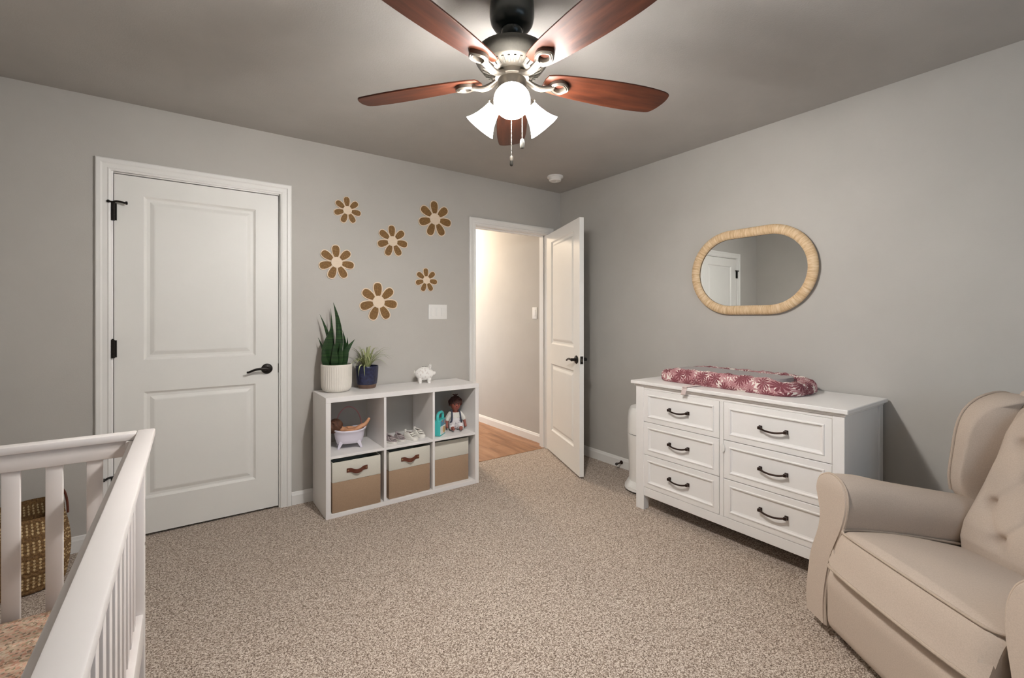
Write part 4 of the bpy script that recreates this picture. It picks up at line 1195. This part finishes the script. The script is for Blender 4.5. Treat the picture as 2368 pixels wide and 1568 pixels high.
# toy radio
rd = thing('toy_radio', 'teal toy radio with carry handle beside the seated doll', 'toy', (1.520, 3.045, SZ), radians(42))
def rr2(hw, z0, z1, r, n=5):
    P = []
    for cx, cz, a0 in ((hw - r, z0 + r, -pi / 2), (hw - r, z1 - r, 0), (-hw + r, z1 - r, pi / 2), (-hw + r, z0 + r, pi)):
        for k in range(n + 1): a = a0 + pi / 2 * k / n; P.append((cx + r * cos(a), cz + r * sin(a)))
    return P
XY = lambda a, b_, d: (a, d, b_)
MB().prism(rr2(.058, 0, .118, .012), -.022, .022, XY).build('case', 'teal', rd, .004, 3)
hd = spline([(-.050, 0, .108), (-.052, 0, .135), (-.040, 0, .158), (0, 0, .166), (.040, 0, .158), (.052, 0, .135), (.050, 0, .108)], 5)
MB().tube(hd, .0105, 10).build('handle', 'teal', rd)
MB().prism(rr2(.049, .010, .070, .006), -.0245, -.021, XY).build('front_panel', 'white_plastic', rd, .0008, 1)
pnl = MB().prism(rr2(.049, .074, .110, .006), -.0245, -.021, XY).build('picture_panel', print_mat('toy_picture', rgb(92, 150, 176), rgb(206, 136, 92), 46, .34), rd, .0008, 1)
MB().lathe([(0, 0), (.024, 0), (.024, .003), (.019, .0045), (.006, .003), (0, .003)], 24, T(.012, -.0245, .040) @ Matrix.Rotation(pi / 2, 4, 'X')).build('speaker_disc', 'gold', rd)

# seated doll
sdl = thing('seated_doll', 'baby doll in a white sprigged outfit with navy straps sitting on the shelf', 'doll', (1.690, 3.115, SZ), radians(-16))
# local -y is forward
V = [(0, .03, .034, .034), (0, .034, .068, .036), (0, .034, .105, .036), (0, .030, .130, .022), (0, .026, .143, .017), (0, .016, .165, .036), (0, .014, .196, .044), (0, .018, .226, .036), (0, .02, .243, .018),
     (-.036, .03, .120, .017), (-.062, .022, .088, .014), (-.070, .008, .050, .011), (-.070, -.006, .028, .010), (-.068, -.012, .016, .009),
     (.036, .03, .120, .017), (.062, .022, .088, .014), (.072, .010, .052, .011), (.074, -.004, .030, .010), (.074, -.010, .018, .009),
     (-.026, .01, .030, .024), (-.038, -.030, .028, .020), (-.036, -.062, .020, .014), (-.036, -.080, .020, .010), (-.038, -.090, .034, .011),
     (.026, .01, .030, .024), (.034, -.030, .028, .020), (.024, -.064, .020, .014), (.018, -.082, .020, .010), (.018, -.092, .034, .011)]
Eg = [(0, 1), (1, 2), (2, 3), (3, 4), (4, 5), (5, 6), (6, 7), (7, 8), (2, 9), (9, 10), (10, 11), (11, 12), (12, 13), (2, 14), (14, 15), (15, 16), (16, 17), (17, 18),
      (0, 19), (19, 20), (20, 21), (21, 22), (22, 23), (0, 24), (24, 25), (25, 26), (26, 27), (27, 28)]
skin_body('doll_body', V, Eg, 'skin_dk', sdl)
# clothes: a tunic and trousers a little larger than the body
Vc = [(0, .03, .060, .042), (0, .034, .085, .043), (0, .034, .112, .041), (0, .031, .126, .030), (-.038, .03, .119, .022), (-.062, .022, .086, .0195), (-.068, .012, .062, .017), (.038, .03, .119, .022), (.062, .022, .086, .0195), (.069, .013, .062, .017)]
skin_body('shirt', Vc, [(0, 1), (1, 2), (2, 3), (2, 4), (4, 5), (5, 6), (2, 7), (7, 8), (8, 9)], 'white_mesh', sdl)
Vt = [(0, .03, .036, .044), (0, .03, .068, .0445), (0, .028, .104, .0435), (-.028, .008, .033, .030), (-.038, -.030, .030, .026), (-.037, -.054, .024, .021), (.028, .008, .033, .030), (.034, -.030, .030, .026), (.027, -.056, .024, .021)]
skin_body('overalls', Vt, [(0, 1), (1, 2), (0, 3), (3, 4), (4, 5), (0, 6), (6, 7), (7, 8)], 'doll_print', sdl)
for sx in (-1, 1):
    pts = spline([(sx * .020, .066, .130), (sx * .030, .040, .148), (sx * .031, .004, .136), (sx * .033, -.012, .105), (sx * .036, -.014, .075), (sx * .044, -.002, .056)], 5)
    MB().tube(pts, .0062, 8, up=(sx * .3, -1, .2), sy=.35).build('strap', 'denim', sdl)
m = MB()
def hair2(u, v):
    a = 2 * pi * u; b = pi * v * .60; r = .051 + .005 * sin(11 * a + 4 * v) * sin(pi * v) + .003 * sin(27 * a + 9 * v)
    return Vector((r * sin(b) * cos(a), r * sin(b) * sin(a) * .98, r * cos(b)))
mt = axis_mat((0, .020, .202), (0, .42, .9))
m.grid(lambda u, v: mt @ hair2(u, v), 44, 14, cu=True); m.build('hair', 'hair_dk', sdl, angle=80)
tf = MB()
for i in range(9):
    a = 2 * pi * i / 9
    tf.tube(spline([(0, .022, .248), (.010 * cos(a), .022 + .010 * sin(a), .262), (.022 * cos(a), .022 + .018 * sin(a), .270)], 4), [.007 - .0006 * k for k in range(9)], 6)
tf.build('hair_tuft', 'hair_dk', sdl)
for sx in (-1, 1):
    MB().sphere((sx * .0155, -.0265, .197), .0052, 10, 8, (1, .6, 1)).build('eye', 'eye', sdl)
    MB().tube(spline([(sx * .007, -.0285, .2075), (sx * .016, -.0285, .2105), (sx * .025, -.0235, .207)], 4), .0013, 6).build('eyebrow', 'hair_dk', sdl)
    MB().sphere((sx * .0415, .016, .193), .009, 10, 8, (.5, .9, 1.2)).build('ear', 'skin_dk', sdl)
MB().sphere((0, -.030, .188), .0062, 10, 8, (1, .9, .8)).build('nose', 'skin_dk', sdl)
MB().sphere((0, -.0265, .176), .0078, 12, 8, (1.1, .6, .45)).build('mouth', 'lips', sdl)

# shoes
def shoe(label, group, loc, rz, upper, L_=.118, W_=.050, Hh=.046):
    s = thing('toddler_shoe', label, 'shoe', loc, rz, group)
    # local -y is toe direction
    def outl(t): # half width along length, t 0 heel..1 toe
        return W_ / 2 * (.74 + .26 * sin(pi * (t * .9 + .1))) * (1 if t < .8 else sqrt(max(0, 1 - ((t - .8) / .2) ** 2)) * 1.0) * (1 if t > .1 else sqrt(max(0.0, 1 - ((.1 - t) / .1) ** 2)) * .999)
    def ring_(z, grow):
        P = []; n = 16
        for i in range(n + 1): t = i / n; P.append((outl(t) * grow, L_ / 2 - L_ * t))
        for i in range(n - 1, 0, -1): t = i / n; P.append((-outl(t) * grow, L_ / 2 - L_ * t))
        return [(x, y, z) for x, y in P]
    m = MB(); k = 32
    for z, g in ((.0, .96), (.004, 1.04), (.012, 1.04), (.014, 1.0)): m.v += ring_(z, g)
    for i in range(3):
        for j in range(k): m.face([i * k + j, i * k + (j + 1) % k, (i + 1) * k + (j + 1) % k, (i + 1) * k + j])
    m.face(list(range(k))[::-1]); m.face([3 * k + j for j in range(k)]); m.build('sole', 'white_mesh', s, angle=50)
    m = MB()
    def up(u, v):
        i = round(u * k) % k; x, y, _ = ring_(0, 1)[i]; t = (L_ / 2 - y) / L_
        hh = Hh * (1.0 - .10 * sin(pi * min(1, t / .5))) if t < .45 else Hh * (.92 - .55 * ((t - .45) / .55) ** 1.1)
        sc = 1 - .42 * v ** 2.2
        yy = y if t < .45 else y + v ** 2 * (t - .45) * L_ * .55
        return (x * sc, yy * (1 - .10 * v ** 2), .013 + (hh - .013) * (v ** .75))
    b, mu, mv = m.grid(up, k, 7, cu=True); m.build('upper', upper, s, angle=70)
    MB().lathe([(0, 0), (1, 0)], 20, T(0, L_ * .17, Hh * .80) @ Matrix.Rotation(-.12, 4, 'X') @ Matrix.Diagonal((W_ * .27, L_ * .25, 1, 1)), cap=False).build('opening', 'pinkgrey', s)
    MB().tube([(W_ * .30 * cos(a), L_ * .17 + L_ * .27 * sin(a), Hh * (.86 + .10 * sin(a))) for a in [2 * pi * i / 24 for i in range(24)]], .0042, 8, closed=True).build('collar', upper, s)
    m = MB()
    for q in (0, 1): m.box(-W_ * .36, W_ * .36, -.007, .007, -.002, .002, T(0, -L_ * (.10 + .13 * q), Hh * (.80 - .17 * q)) @ Matrix.Rotation(.38, 4, 'X'))
    m.build('straps', 'white_mesh' if upper == 'white_mesh' else upper, s, .0015, 2)
    MB().box(-.008, .008, -.0035, .0035, 0, .02, T(0, L_ * .44, Hh * .82)).build('pull_tab', upper, s, .002, 2)
    return s
shoe('small grey toddler sneaker next to the divider', 'grey toddler sneakers', (1.150, 3.055, SZ), radians(12), 'grey_mesh', .115, .052, .046)
shoe('small grey toddler sneaker standing between its mate and the white shoes', 'grey toddler sneakers', (1.222, 3.072, SZ), radians(8), 'grey_mesh', .112, .050, .043)
shoe('white toddler shoe standing right next to the grey sneakers', 'white toddler shoes', (1.296, 3.055, SZ), radians(24), 'white_mesh', .12, .056, .054)
shoe('white toddler shoe standing by the divider next to the teal radio', 'white toddler shoes', (1.373, 3.090, SZ), radians(14), 'white_mesh', .12, .056, .054)
